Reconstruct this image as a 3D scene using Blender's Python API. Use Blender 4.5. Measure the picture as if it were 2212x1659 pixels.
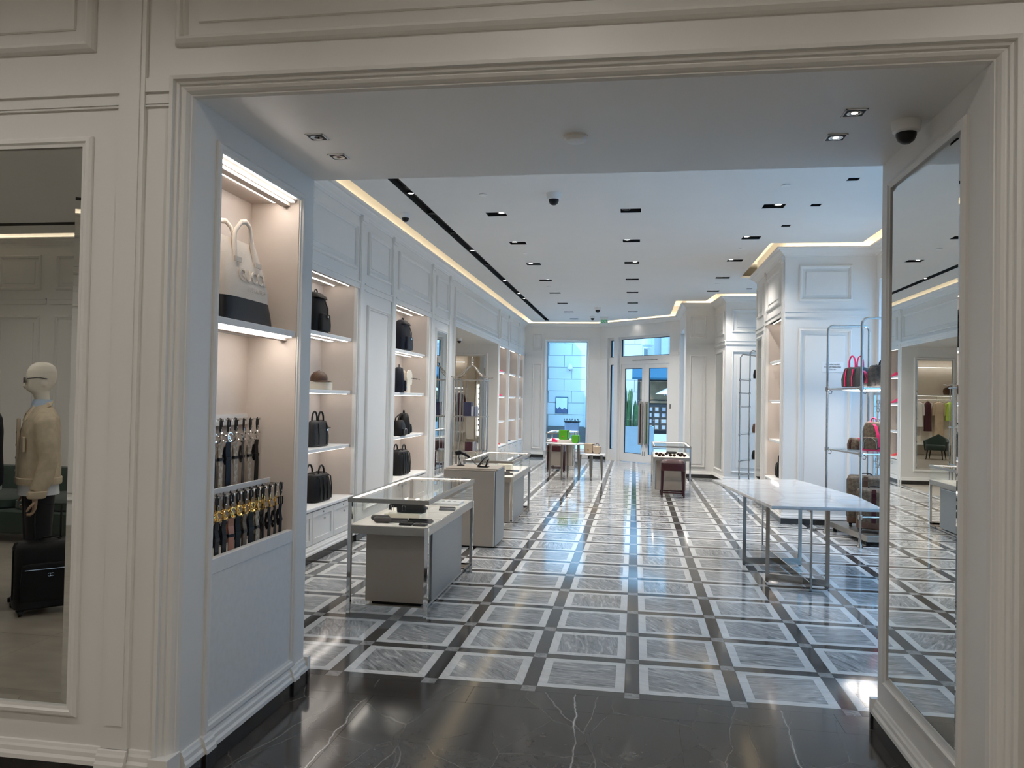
import bpy, bmesh, math, random
from mathutils import Vector, Matrix
from mathutils.geometry import tessellate_polygon
PI = math.pi
for _o in list(bpy.data.objects): bpy.data.objects.remove(_o, do_unlink=True)
SC = bpy.context.scene
COL = SC.collection
# ------------------------------------------------------------------ camera
CAMH = 1.69
_r, _u, _f = Vector((0.987704, 0.155178, 0.018993)), Vector((-0.015881, -0.021270, 0.999648)), Vector((-0.155527, 0.987658, 0.018544))
_cd = bpy.data.cameras.new('camera'); _cd.sensor_width = 36.0; _cd.lens = 36.0*1685.93/2212.0
_cd.clip_start = 0.05; _cd.clip_end = 300
cam = bpy.data.objects.new('camera', _cd); COL.objects.link(cam)
cam.matrix_world = Matrix(((_r.x, _u.x, -_f.x, 0), (_r.y, _u.y, -_f.y, 0), (_r.z, _u.z, -_f.z, CAMH), (0, 0, 0, 1)))
SC.camera = cam
# ------------------------------------------------------------------ world, sun, exposure
W = bpy.data.worlds.new('sky'); SC.world = W; W.use_nodes = True
_bg = W.node_tree.nodes['Background']
_bg.inputs[0].default_value = (0.21, 0.54, 1.0, 1); _bg.inputs[1].default_value = 4.4
_sd = bpy.data.lights.new('sun', 'SUN'); _sd.energy = 2.6; _sd.color = (1.0, 0.96, 0.9); _sd.angle = 0.01
_sun = bpy.data.objects.new('sun', _sd); COL.objects.link(_sun)
_sun.rotation_euler = Vector((0.62, 0.45, -0.75)).to_track_quat('-Z', 'Y').to_euler()
SC.view_settings.view_transform = 'Standard'; SC.view_settings.look = 'None'
SC.view_settings.exposure = 0.1; SC.view_settings.gamma = 1.0; SC.view_settings.use_curve_mapping = False
SC.cycles.use_denoising = True
SC.cycles.max_bounces = 14; SC.cycles.diffuse_bounces = 5; SC.cycles.glossy_bounces = 6
SC.cycles.transparent_max_bounces = 24; SC.cycles.sample_clamp_indirect = 4.0
SC.cycles.caustics_reflective = False; SC.cycles.caustics_refractive = False
SPOT_W, COVE_E, LED_E = 105.0, 15.0, 11.0
FRONT_W = 40.0
WARM = (1.0, 0.86, 0.70); NEUT = (1.0, 0.95, 0.89)
def portal(x, y, z, sx, sz, yaw):
    l = bpy.data.lights.new('window_light_guide', 'AREA'); l.shape = 'RECTANGLE'; l.size = sx; l.size_y = sz
    l.cycles.is_portal = True
    o = bpy.data.objects.new('window_light_guide', l); COL.objects.link(o)
    o.location = (x, y, z); o.rotation_euler = (PI/2, 0, yaw)
# yaw 0: the guide faces +y ; rotate so that it faces into the room
portal(-1.96, 22.66, 1.9, 1.2, 3.0, PI)
portal(0.12, 21.62, 1.75, 1.7, 3.4, PI-PI/4)
portal(1.36, 19.32, 1.85, 1.5, 3.0, PI/2)
for _y0, _y1 in ((5.2, 7.9), (8.6, 11.25), (14.3, 16.4)):
    portal(3.3, (_y0+_y1)/2, 1.9, _y1-_y0, 3.1, PI/2)
def spot(name, x, y, z, w, ang=2.1, blend=0.8, color=NEUT, r=0.05, aim=None):
    l = bpy.data.lights.new(name, 'SPOT'); l.energy = w; l.spot_size = ang; l.spot_blend = blend
    l.color = color; l.shadow_soft_size = r
    o = bpy.data.objects.new(name, l); COL.objects.link(o); o.location = (x, y, z)
    if aim: o.rotation_euler = Vector(aim).to_track_quat('-Z', 'Y').to_euler()
    return o
# ------------------------------------------------------------------ mesh helpers
def link(o, parent=None):
    COL.objects.link(o)
    if parent is not None: o.parent = parent
    return o
def tag(o, label=None, cat=None, group=None, kind=None):
    if label: o['label'] = label
    if cat: o['category'] = cat
    if group: o['group'] = group
    if kind: o['kind'] = kind
    return o
def thing(name, label, cat, loc=(0, 0, 0), rz=0.0, group=None, kind=None):
    o = bpy.data.objects.new(name, None); o.empty_display_size = 0.1; COL.objects.link(o)
    o.location = loc; o.rotation_euler = (0, 0, rz)
    return tag(o, label, cat, group, kind)
def dup(o, parent=None, **kw):
    c = o.copy(); COL.objects.link(c)
    if parent is not None: c.parent = parent
    for ch in list(o.children): dup(ch, c)
    for k, v in kw.items(): c[k] = v
    return c
def V(*a): return Vector(a)
class MB:
    def __init__(s): s.v = []; s.f = []; s.mi = []
    def add(s, vs, fs, m=0):
        b = len(s.v); s.v += [tuple(q) for q in vs]
        for f in fs: s.f.append(tuple(b+i for i in f)); s.mi.append(m)
        return s
    def box(s, x0, x1, y0, y1, z0, z1, m=0, T=None):
        vs = [(x, y, z) for z in (z0, z1) for y in (y0, y1) for x in (x0, x1)]
        if T: vs = [T(*q) for q in vs]
        return s.add(vs, [(0, 2, 3, 1), (4, 5, 7, 6), (0, 1, 5, 4), (2, 6, 7, 3), (0, 4, 6, 2), (1, 3, 7, 5)], m)
    def cbox(s, c, sz, M=None, m=0):
        hx, hy, hz = sz[0]/2, sz[1]/2, sz[2]/2; c = Vector(c)
        vs = [Vector((x, y, z)) for z in (-hz, hz) for y in (-hy, hy) for x in (-hx, hx)]
        if M is not None: vs = [M @ q for q in vs]
        return s.add([c+q for q in vs], [(0, 2, 3, 1), (4, 5, 7, 6), (0, 1, 5, 4), (2, 6, 7, 3), (0, 4, 6, 2), (1, 3, 7, 5)], m)
    def prism(s, poly, z0, z1, m=0, T=None):
        n = len(poly); vs = [(p[0], p[1], z0) for p in poly]+[(p[0], p[1], z1) for p in poly]
        if T: vs = [T(*q) for q in vs]
        fs = [tuple(range(n))[::-1], tuple(range(n, 2*n))]+[(i, (i+1) % n, n+(i+1) % n, n+i) for i in range(n)]
        return s.add(vs, fs, m)
    def frame(s, T, u0, u1, v0, v1, prof, m=0):
        vs = []
        for d, w in prof: vs += [T(u0+d, v0+d, w), T(u1-d, v0+d, w), T(u1-d, v1-d, w), T(u0+d, v1-d, w)]
        fs = []
        for k in range(len(prof)-1):
            for i in range(4): j = (i+1) % 4; fs.append((4*k+i, 4*k+j, 4*k+4+j, 4*k+4+i))
        return s.add(vs, fs, m)
    def sweep(s, path, prof, m=0, closed=False):
        n = len(path); P = [Vector(q) for q in path]; rings = []
        for i in range(n):
            a = P[i]-P[i-1] if (i > 0 or closed) else P[1]-P[0]
            b = P[(i+1) % n]-P[i] if (i < n-1 or closed) else P[-1]-P[-2]
            na = Vector((-a.y, a.x)).normalized(); nb = Vector((-b.y, b.x)).normalized()
            o = (na+nb)/max(0.25, 1+na.dot(nb)); rings.append([(P[i].x+o.x*d, P[i].y+o.y*d, z) for d, z in prof])
        k = len(prof); vs = [q for r in rings for q in r]; fs = []
        for i in range(n if closed else n-1):
            j = (i+1) % n
            for t in range(k-1): fs.append((i*k+t, j*k+t, j*k+t+1, i*k+t+1))
        if not closed: fs += [tuple(range(k)), tuple(range((n-1)*k, n*k))[::-1]]
        return s.add(vs, fs, m)
    def tube(s, pts, r, n=8, m=0, flat=1.0, up=None, cap=True, closed=False):
        P = [Vector(q) for q in pts]; N = len(P); R = r if isinstance(r, (list, tuple)) else [r]*N
        tan = []
        for i in range(N):
            if closed: d = P[(i+1) % N]-P[i-1]
            else: d = P[min(i+1, N-1)]-P[max(i-1, 0)]
            tan.append(d.normalized() if d.length > 1e-9 else Vector((0, 0, 1)))
        u = Vector(up) if up else (Vector((0, 0, 1)) if abs(tan[0].z) < 0.9 else Vector((1, 0, 0)))
        vs = []; fs = []
        for i in range(N):
            t = tan[i]; u = (Vector(up) if up else u); u = u-t*u.dot(t)
            if u.length < 1e-6: u = t.orthogonal()
            u.normalize(); w = t.cross(u)
            for k in range(n):
                a = 2*PI*k/n; vs.append(P[i]+(u*math.cos(a)*flat+w*math.sin(a))*R[i])
        for i in range(N if closed else N-1):
            j = (i+1) % N
            for k in range(n): fs.append((i*n+k, i*n+(k+1) % n, j*n+(k+1) % n, j*n+k))
        if cap and not closed: fs += [tuple(range(n))[::-1], tuple(range((N-1)*n, N*n))]
        return s.add(vs, fs, m)
    def ribbon(s, pts, wdir, w, t, m=0):
        P = [Vector(q) for q in pts]; N = len(P); wd = Vector(wdir).normalized(); vs = []; fs = []
        W_ = w if isinstance(w, (list, tuple)) else [w]*N
        for i in range(N):
            d = (P[min(i+1, N-1)]-P[max(i-1, 0)]).normalized(); nn = d.cross(wd)
            if nn.length < 1e-6: nn = d.orthogonal()
            nn.normalize()
            for a, b in ((-1, -1), (1, -1), (1, 1), (-1, 1)): vs.append(P[i]+wd*a*W_[i]/2+nn*b*t/2)
        for i in range(N-1):
            for k in range(4): fs.append((i*4+k, i*4+(k+1) % 4, i*4+4+(k+1) % 4, i*4+4+k))
        fs += [(3, 2, 1, 0), tuple(range(4*N-4, 4*N))]
        return s.add(vs, fs, m)
    def lathe(s, prof, n=20, c=(0, 0, 0), m=0, T=None, cap=True):
        vs = []; fs = []
        for r, z in prof:
            for k in range(n):
                a = 2*PI*k/n; q = (c[0]+r*math.cos(a), c[1]+r*math.sin(a), c[2]+z); vs.append(T(*q) if T else q)
        L = len(prof)
        for i in range(L-1):
            for k in range(n): fs.append((i*n+k, i*n+(k+1) % n, (i+1)*n+(k+1) % n, (i+1)*n+k))
        if cap and prof[0][0] > 1e-6: fs.append(tuple(range(n))[::-1])
        if cap and prof[-1][0] > 1e-6: fs.append(tuple(range((L-1)*n, L*n)))
        return s.add(vs, fs, m)
    def loft(s, secs, n=28, m=0, T=None):
        # secs: (z, half x, half y, centre x, centre y, superellipse power)
        vs = []; fs = []
        for z, hx, hy, cx, cy, e in secs:
            for k in range(n):
                a = 2*PI*k/n; c, q = math.cos(a), math.sin(a)
                x = cx+hx*math.copysign(abs(c)**(2/e), c); y = cy+hy*math.copysign(abs(q)**(2/e), q)
                vs.append(T(x, y, z) if T else (x, y, z))
        L = len(secs)
        for i in range(L-1):
            for k in range(n): fs.append((i*n+k, i*n+(k+1) % n, (i+1)*n+(k+1) % n, (i+1)*n+k))
        fs += [tuple(range(n))[::-1], tuple(range((L-1)*n, L*n))]
        return s.add(vs, fs, m)
    def sphere(s, c, r, n=12, k=8, m=0, sc=(1, 1, 1)):
        vs = []; fs = []
        for i in range(k+1):
            t = PI*i/k
            for j in range(n):
                a = 2*PI*j/n
                vs.append((c[0]+r*sc[0]*math.sin(t)*math.cos(a), c[1]+r*sc[1]*math.sin(t)*math.sin(a), c[2]+r*sc[2]*math.cos(t)))
        for i in range(k):
            for j in range(n): fs.append((i*n+j, (i+1)*n+j, (i+1)*n+(j+1) % n, i*n+(j+1) % n))
        return s.add(vs, fs, m)
    def mesh(s, name, mats, smooth=False):
        me = bpy.data.meshes.new(name); me.from_pydata(s.v, [], s.f)
        for mt in (mats if isinstance(mats, (list, tuple)) else [mats]): me.materials.append(M[mt])
        for i, pl in enumerate(me.polygons): pl.material_index = s.mi[i]
        bm = bmesh.new(); bm.from_mesh(me)
        bmesh.ops.remove_doubles(bm, verts=bm.verts, dist=1e-5)
        bmesh.ops.recalc_face_normals(bm, faces=bm.faces)
        if smooth:
            for f in bm.faces: f.smooth = True
            for e in bm.edges:
                if len(e.link_faces) == 2 and e.calc_face_angle(0) > 0.75: e.smooth = False
        bm.to_mesh(me); bm.free(); return me
    def build(s, name, mats, parent=None, smooth=False, bevel=0.0, seg=2, label=None):
        o = bpy.data.objects.new(name, s.mesh(name, mats, smooth)); link(o, parent)
        if bevel:
            b = o.modifiers.new('bevel', 'BEVEL'); b.width = bevel; b.segments = seg; b.limit_method = 'ANGLE'; b.angle_limit = 0.6
        if label: o['label'] = label
        return o
def boxobj(name, mat_, parent, x0, x1, y0, y1, z0, z1, bevel=0.0, **k): return MB().box(x0, x1, y0, y1, z0, z1).build(name, mat_, parent, bevel=bevel, **k)
def arc(c, r, a0, a1, n, pl='xz'):
    out = []
    for i in range(n+1):
        a = a0+(a1-a0)*i/n; p, q = r*math.cos(a), r*math.sin(a)
        out.append((c[0]+p, c[1], c[2]+q) if pl == 'xz' else (c[0], c[1]+p, c[2]+q) if pl == 'yz' else (c[0]+p, c[1]+q, c[2]))
    return out
def text(name, body, mat_, parent, loc, rot, size, ext=0.002, align='CENTER', sx=1.0, bevel=0.0):
    cu = bpy.data.curves.new(name, 'FONT'); cu.body = body; cu.size = size; cu.extrude = ext; cu.bevel_depth = bevel
    cu.align_x = align; cu.align_y = 'CENTER'; cu.materials.append(M[mat_])
    tmp = bpy.data.objects.new(name, cu); COL.objects.link(tmp); bpy.context.view_layer.update()
    me = bpy.data.meshes.new_from_object(tmp.evaluated_get(bpy.context.evaluated_depsgraph_get())); bpy.data.objects.remove(tmp, do_unlink=True)
    o = bpy.data.objects.new(name, me); link(o, parent); o.location = loc; o.rotation_euler = rot; o.scale = (sx, 1, 1)
    return o
# ------------------------------------------------------------------ materials
M = {}
class NT:
    def __init__(s, name):
        s.m = bpy.data.materials.new(name); s.m.use_nodes = True; s.t = s.m.node_tree; s.t.nodes.clear()
        s.out = s.t.nodes.new('ShaderNodeOutputMaterial'); M[name] = s.m
    def n(s, ty, **k):
        nd = s.t.nodes.new('ShaderNode'+ty)
        for a, b in k.items():
            if hasattr(nd, a): setattr(nd, a, b)
            else: nd.inputs[a].default_value = b
        return nd
    def l(s, a, b): s.t.links.new(a, b)
    def ramp(s, fac, stops):
        r = s.n('ValToRGB'); e = r.color_ramp.elements
        while len(e) < len(stops): e.new(0.5)
        for i, (p, c) in enumerate(stops): e[i].position = p; e[i].color = (c[0], c[1], c[2], 1)
        s.l(fac, r.inputs[0]); return r.outputs[0]
def rgb(c, k=1.0): return (min(1, c[0]*k), min(1, c[1]*k), min(1, c[2]*k))
def mat(name, c, rough=0.5, metal=0.0, var=0.05, scale=6.0, bump=0.0, bscale=80.0, coat=0.0, spec=0.5, emit=0.0, stretch=None, sheen=0.0):
    k = NT(name); b = k.n('BsdfPrincipled'); k.l(b.outputs[0], k.out.inputs[0])
    co = k.n('TexCoord'); nz = k.n('TexNoise'); nz.inputs['Scale'].default_value = scale; nz.inputs['Detail'].default_value = 4
    src = co.outputs['Object']
    if stretch:
        mp = k.n('Mapping'); mp.inputs['Scale'].default_value = stretch; k.l(src, mp.inputs[0]); src = mp.outputs[0]
    k.l(src, nz.inputs['Vector'])
    k.l(k.ramp(nz.outputs[0], [(0.3, rgb(c, 1-var)), (0.7, rgb(c, 1+var))]), b.inputs['Base Color'])
    b.inputs['Roughness'].default_value = rough; b.inputs['Metallic'].default_value = metal
    b.inputs['Coat Weight'].default_value = coat; b.inputs['Specular IOR Level'].default_value = spec
    if sheen: b.inputs['Sheen Weight'].default_value = sheen
    if bump:
        n2 = k.n('TexNoise'); n2.inputs['Scale'].default_value = bscale; n2.inputs['Detail'].default_value = 3; k.l(src, n2.inputs['Vector'])
        bp = k.n('Bump'); bp.inputs['Strength'].default_value = bump; bp.inputs['Distance'].default_value = 0.01
        k.l(n2.outputs[0], bp.inputs['Height']); k.l(bp.outputs[0], b.inputs['Normal'])
    if emit:
        b.inputs['Emission Strength'].default_value = emit; b.inputs['Emission Color'].default_value = (c[0], c[1], c[2], 1)
    return k.m
mat('paint', (0.80, 0.785, 0.755), 0.42, var=0.012, scale=2)
mat('ceilpaint', (0.78, 0.775, 0.76), 0.62, var=0.01, scale=2)
mat('niche', (0.62, 0.55, 0.495), 0.55, var=0.03, scale=3, bump=0.05, bscale=260)
mat('silver', (0.76, 0.76, 0.75), 0.45, var=0.03, scale=30, bump=0.05, bscale=300)
mat('blackbase', (0.022, 0.021, 0.02), 0.22, var=0.25, scale=12)
mat('taupe', (0.44, 0.385, 0.325), 0.42, 0.15, var=0.03, scale=4)
mat('panelgrey', (0.27, 0.28, 0.28), 0.36, 0.7, var=0.04, scale=5, stretch=(1, 1, 30))
mat('darkbronze', (0.22, 0.195, 0.165), 0.32, 0.75, var=0.05)
mat('bronze', (0.42, 0.39, 0.345), 0.32, 0.85, var=0.05, scale=5, stretch=(1, 1, 40))
mat('steel', (0.46, 0.44, 0.41), 0.22, 1.0, var=0.05, scale=5, stretch=(40, 40, 1))
mat('chrome', (0.78, 0.77, 0.75), 0.06, 1.0, var=0.02)
mat('nickel', (0.50, 0.465, 0.43), 0.16, 1.0, var=0.04)
mat('gold', (0.85, 0.58, 0.20), 0.16, 1.0, var=0.06)
mat('black', (0.009, 0.009, 0.010), 0.42, spec=0.3, var=0.1, scale=20)
mat('blackhole', (0.004, 0.004, 0.004), 0.7, var=0.1)
mat('leather', (0.0055, 0.0055, 0.006), 0.45, spec=0.22, var=0.25, scale=18, bump=0.25, bscale=420)
mat('navy', (0.005, 0.0075, 0.016), 0.42, spec=0.25, var=0.25, scale=14, bump=0.2, bscale=400)
mat('brownleather', (0.10, 0.048, 0.026), 0.4, var=0.2, scale=10, bump=0.15, bscale=300)
mat('tan', (0.42, 0.20, 0.13), 0.42, var=0.1, scale=10, bump=0.1, bscale=300)
mat('charcoal', (0.06, 0.054, 0.054), 0.55, var=0.2, scale=20, bump=0.3, bscale=500)
mat('canvas', (0.80, 0.71, 0.61), 0.8, var=0.05, scale=8, bump=0.25, bscale=260)
mat('cream', (0.84, 0.78, 0.70), 0.5, var=0.03)
mat('acrylic', (0.86, 0.80, 0.66), 0.3, var=0.03)
mat('white', (0.86, 0.86, 0.85), 0.35, var=0.02)
mat('pink', (0.85, 0.035, 0.16), 0.4, var=0.08, scale=10)
mat('green', (0.085, 0.36, 0.018), 0.34, var=0.06, scale=8, bump=0.05, bscale=300)
mat('greendark', (0.02, 0.10, 0.035), 0.4, var=0.1)
mat('beigebag', (0.55, 0.44, 0.33), 0.4, var=0.05, scale=8, bump=0.05, bscale=300)
mat('maroon', (0.034, 0.0035, 0.006), 0.34, spec=0.35, var=0.12, scale=8, bump=0.06, bscale=200, coat=0.2)
mat('maroonwood', (0.024, 0.003, 0.005), 0.32, spec=0.35, var=0.15, scale=8)
mat('red', (0.62, 0.03, 0.035), 0.4, var=0.08); mat('yellow', (0.75, 0.55, 0.06), 0.4, var=0.08)
mat('bluegrey', (0.10, 0.12, 0.22), 0.5, var=0.15); mat('bookblue', (0.035, 0.037, 0.085), 0.5, var=0.12)
mat('bookmaroon', (0.06, 0.01, 0.02), 0.5, var=0.12); mat('bookgrey', (0.45, 0.47, 0.55), 0.5, var=0.08)
mat('jacket', (0.56, 0.47, 0.34), 0.85, var=0.10, scale=22, bump=0.3, bscale=300)
mat('jacketfront', (0.62, 0.52, 0.38), 0.85, var=0.05, scale=12, bump=0.3, bscale=300)
mat('shirt', (0.42, 0.52, 0.66), 0.8, var=0.05); mat('shirtwhite', (0.72, 0.76, 0.82), 0.8, var=0.05)
mat('manskin', (0.80, 0.74, 0.63), 0.35, var=0.02); mat('manhand', (0.36, 0.24, 0.16), 0.4, var=0.06)
mat('blackcloth', (0.008, 0.008, 0.010), 0.85, var=0.2, sheen=0.1); mat('navycloth', (0.010, 0.013, 0.024), 0.85, var=0.2)
mat('velvet', (0.012, 0.03, 0.022), 0.6, var=0.2, scale=4, sheen=0.2)
mat('plaster', (0.72, 0.70, 0.66), 0.7, var=0.03, scale=1.5); mat('plasterjoint', (0.42, 0.41, 0.40), 0.8, var=0.05)
mat('pavement', (0.60, 0.57, 0.53), 0.8, var=0.08, scale=1.2); mat('darkstone', (0.16, 0.145, 0.13), 0.7, var=0.1)
mat('frontstone', (0.30, 0.27, 0.225), 0.32, var=0.14, scale=3.0, stretch=(1, 2.5, 1)); mat('joint', (0.10, 0.09, 0.08), 0.6)
mat('planter', (0.62, 0.64, 0.66), 0.5, var=0.03); mat('cactus', (0.10, 0.19, 0.06), 0.6, var=0.25, scale=12)
mat('binmetal', (0.17, 0.20, 0.26), 0.35, 0.4, var=0.06); mat('teal', (0.012, 0.085, 0.14), 0.6, var=0.06)
mat('kioskwood', (0.30, 0.19, 0.10), 0.6, var=0.2, scale=5); mat('shopdark', (0.06, 0.055, 0.055), 0.5, var=0.1)
mat('exitgreen', (0.02, 0.36, 0.13), 0.4, emit=0.25); mat('leaf', (0.03, 0.12, 0.045), 0.5, var=0.2)
mat('dress_tan', (0.60, 0.48, 0.35), 0.85, var=0.08); mat('lime', (0.55, 0.75, 0.12), 0.8, var=0.05)
mat('sole', (0.75, 0.72, 0.68), 0.6)
mat('wood', (0.30, 0.19, 0.11), 0.5, var=0.15, scale=6)
def emis(name, c, e):
    k = NT(name); em = k.n('Emission'); em.inputs[0].default_value = (*c, 1); em.inputs[1].default_value = e
    k.l(em.outputs[0], k.out.inputs[0])
emis('led', (1.0, 0.91, 0.83), LED_E); emis('coveled', (1.0, 0.80, 0.52), COVE_E); emis('nicheled', (1.0, 0.91, 0.83), LED_E*1.9); emis('frontcoveled', (1.0, 0.84, 0.62), 7.0); emis('lamp', (1.0, 0.95, 0.88), 14.0)
emis('backlit', (1.0, 0.93, 0.82), 2.2)
def glass(name, tint, refl=1.0):
    k = NT(name); mx = k.n('MixShader'); tr = k.n('BsdfTransparent'); gl = k.n('BsdfGlossy')
    tr.inputs[0].default_value = (*tint, 1); gl.inputs['Roughness'].default_value = 0.0
    lw = k.n('LayerWeight'); lw.inputs[0].default_value = 0.5; pw = k.n('Math', operation='POWER'); pw.inputs[1].default_value = 4.4; k.l(lw.outputs['Facing'], pw.inputs[0])
    mu = k.n('Math', operation='MULTIPLY_ADD'); mu.inputs[1].default_value = 0.5*refl; mu.inputs[2].default_value = 0.022*refl
    k.l(pw.outputs[0], mu.inputs[0]); k.l(mu.outputs[0], mx.inputs[0]); k.l(tr.outputs[0], mx.inputs[1]); k.l(gl.outputs[0], mx.inputs[2])
    k.l(mx.outputs[0], k.out.inputs[0])
glass('glass', (0.985, 0.995, 0.99)); glass('winglass', (0.95, 0.985, 0.99), 0.7); glass('lens', (0.12, 0.07, 0.05)); glass('darkdome', (0.03, 0.03, 0.03))
k = NT('mirror'); g = k.n('BsdfGlossy'); g.inputs['Roughness'].default_value = 0.0
_nz = k.n('TexNoise'); _nz.inputs['Scale'].default_value = 0.5; k.l(k.ramp(_nz.outputs[0], [(0, (0.86, 0.88, 0.87)), (1, (0.88, 0.90, 0.89))]), g.inputs[0]); k.l(g.outputs[0], k.out.inputs[0])
PITCH, GX, GY = 0.5974, -1.781, 4.559          # floor grid: pitch and the centre of one strip crossing
def marble(name, stops, rough, cell=True, vein=None, scale=(1.2, 7.0, 1.0), nscale=2.2, dist=1.2):
    k = NT(name); b = k.n('BsdfPrincipled'); k.l(b.outputs[0], k.out.inputs[0]); b.inputs['Roughness'].default_value = rough
    ge = k.n('NewGeometry'); pos = ge.outputs['Position']
    if cell:
        su = k.n('VectorMath', operation='SUBTRACT'); su.inputs[1].default_value = (GX, GY, 0); k.l(pos, su.inputs[0])
        dv = k.n('VectorMath', operation='DIVIDE'); dv.inputs[1].default_value = (PITCH, PITCH, 10); k.l(su.outputs[0], dv.inputs[0])
        fl = k.n('VectorMath', operation='FLOOR'); k.l(dv.outputs[0], fl.inputs[0])
        wn = k.n('TexWhiteNoise', noise_dimensions='3D'); k.l(fl.outputs[0], wn.inputs['Vector'])
        ma = k.n('Math', operation='MULTIPLY_ADD'); ma.inputs[1].default_value = 1.7; ma.inputs[2].default_value = -0.2; k.l(wn.outputs['Value'], ma.inputs[0])
        vr = k.n('VectorRotate', rotation_type='Z_AXIS'); k.l(pos, vr.inputs['Vector']); k.l(ma.outputs[0], vr.inputs['Angle'])
        sc = k.n('VectorMath', operation='SCALE'); sc.inputs['Scale'].default_value = 37.0; k.l(wn.outputs['Color'], sc.inputs[0])
        ad = k.n('VectorMath', operation='ADD'); k.l(vr.outputs[0], ad.inputs[0]); k.l(sc.outputs[0], ad.inputs[1]); pos = ad.outputs[0]
    mp = k.n('Mapping'); mp.inputs['Scale'].default_value = scale; mp.inputs['Rotation'].default_value = (0, 0, 0.5); k.l(pos, mp.inputs[0])
    nz = k.n('TexNoise'); nz.inputs['Scale'].default_value = nscale; nz.inputs['Detail'].default_value = 9; nz.inputs['Roughness'].default_value = 0.62; nz.inputs['Distortion'].default_value = dist
    k.l(mp.outputs[0], nz.inputs['Vector']); col = k.ramp(nz.outputs[0], stops)
    if vein:
        for vs, vc, ww, rot, ns in vein:
            m2 = k.n('Mapping'); m2.inputs['Rotation'].default_value = (0, 0, rot); m2.inputs['Scale'].default_value = ns; k.l(pos, m2.inputs[0])
            wn2 = k.n('TexNoise'); wn2.inputs['Scale'].default_value = 3.0; wn2.inputs['Detail'].default_value = 5; k.l(pos, wn2.inputs['Vector'])
            ws = k.n('VectorMath', operation='SCALE'); ws.inputs['Scale'].default_value = 0.11; k.l(wn2.outputs['Color'], ws.inputs[0])
            wa_ = k.n('VectorMath', operation='ADD'); k.l(m2.outputs[0], wa_.inputs[0]); k.l(ws.outputs[0], wa_.inputs[1])
            n2 = k.n('TexVoronoi', feature='DISTANCE_TO_EDGE', voronoi_dimensions='2D'); n2.inputs['Scale'].default_value = vs; k.l(wa_.outputs[0], n2.inputs['Vector'])
            f = k.ramp(n2.outputs['Distance'], [(0.0, (1, 1, 1)), (ww, (0, 0, 0))])
            mk = k.n('TexNoise'); mk.inputs['Scale'].default_value = 1.1; k.l(pos, mk.inputs['Vector'])
            f2 = k.ramp(mk.outputs[0], [(0.36, (0, 0, 0)), (0.56, (1, 1, 1))])
            mm = k.n('Math', operation='MULTIPLY'); k.l(f, mm.inputs[0]); k.l(f2, mm.inputs[1])
            mx = k.n('MixRGB'); mx.inputs[2].default_value = (*vc, 1); k.l(mm.outputs[0], mx.inputs[0]); k.l(col, mx.inputs[1]); col = mx.outputs[0]
    k.l(col, b.inputs['Base Color'])
marble('greymarble', [(0.30, (0.085, 0.09, 0.095)), (0.42, (0.26, 0.27, 0.275)), (0.54, (0.37, 0.375, 0.38)), (0.68, (0.66, 0.66, 0.66))], 0.085, nscale=3.6, dist=1.6)
marble('whitemarble', [(0.3, (0.62, 0.62, 0.61)), (0.6, (0.76, 0.76, 0.745))], 0.085, nscale=3)
marble('darkmarble', [(0.3, (0.040, 0.038, 0.037)), (0.7, (0.070, 0.066, 0.063))], 0.085, nscale=3)
marble('accentmarble', [(0.3, (0.16, 0.16, 0.16)), (0.6, (0.36, 0.355, 0.35))], 0.085, nscale=6)
marble('blackmarble', [(0.3, (0.034, 0.031, 0.029)), (0.7, (0.062, 0.057, 0.053))], 0.11, cell=False, scale=(1, 1, 1), nscale=7,
       vein=[(1.25, (0.22, 0.21, 0.20), 0.005, 1.1, (1.0, 0.33, 1)), (0.85, (0.55, 0.54, 0.52), 0.005, -0.75, (1.0, 0.28, 1)), (3.0, (0.13, 0.125, 0.12), 0.010, 0.4, (1, 0.6, 1))])
marble('tablemarble', [(0.3, (0.62, 0.60, 0.58)), (0.6, (0.80, 0.785, 0.77))], 0.06, cell=False, nscale=1.6, vein=[(2.2, (0.60, 0.58, 0.57), 0.05, 0.4, (1, .5, 1))])
def mono(name, a, b_, sc=26.0):
    k = NT(name); b = k.n('BsdfPrincipled'); k.l(b.outputs[0], k.out.inputs[0]); b.inputs['Roughness'].default_value = 0.5
    co = k.n('TexCoord'); mp = k.n('Mapping'); mp.inputs['Rotation'].default_value = (0.785, 0.785, 0.785); k.l(co.outputs['Object'], mp.inputs[0])
    ch = k.n('TexChecker'); ch.inputs['Scale'].default_value = sc; ch.inputs[1].default_value = (*a, 1); ch.inputs[2].default_value = (*b_, 1); k.l(mp.outputs[0], ch.inputs[0])
    nz = k.n('TexNoise'); nz.inputs['Scale'].default_value = 60; k.l(co.outputs['Object'], nz.inputs['Vector'])
    mx = k.n('MixRGB', blend_type='MULTIPLY'); mx.inputs[0].default_value = 0.35; k.l(ch.outputs[0], mx.inputs[1]); k.l(nz.outputs[0], mx.inputs[2]); k.l(mx.outputs[0], b.inputs['Base Color'])
mono('monogram', (0.15, 0.11, 0.07), (0.095, 0.064, 0.040)); mono('monodark', (0.035, 0.033, 0.032), (0.065, 0.06, 0.058), 22); mono('monolight', (0.62, 0.56, 0.47), (0.42, 0.36, 0.28), 40)
mono('monoblack', (0.007, 0.007, 0.0075), (0.014, 0.014, 0.015), 45)
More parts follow.
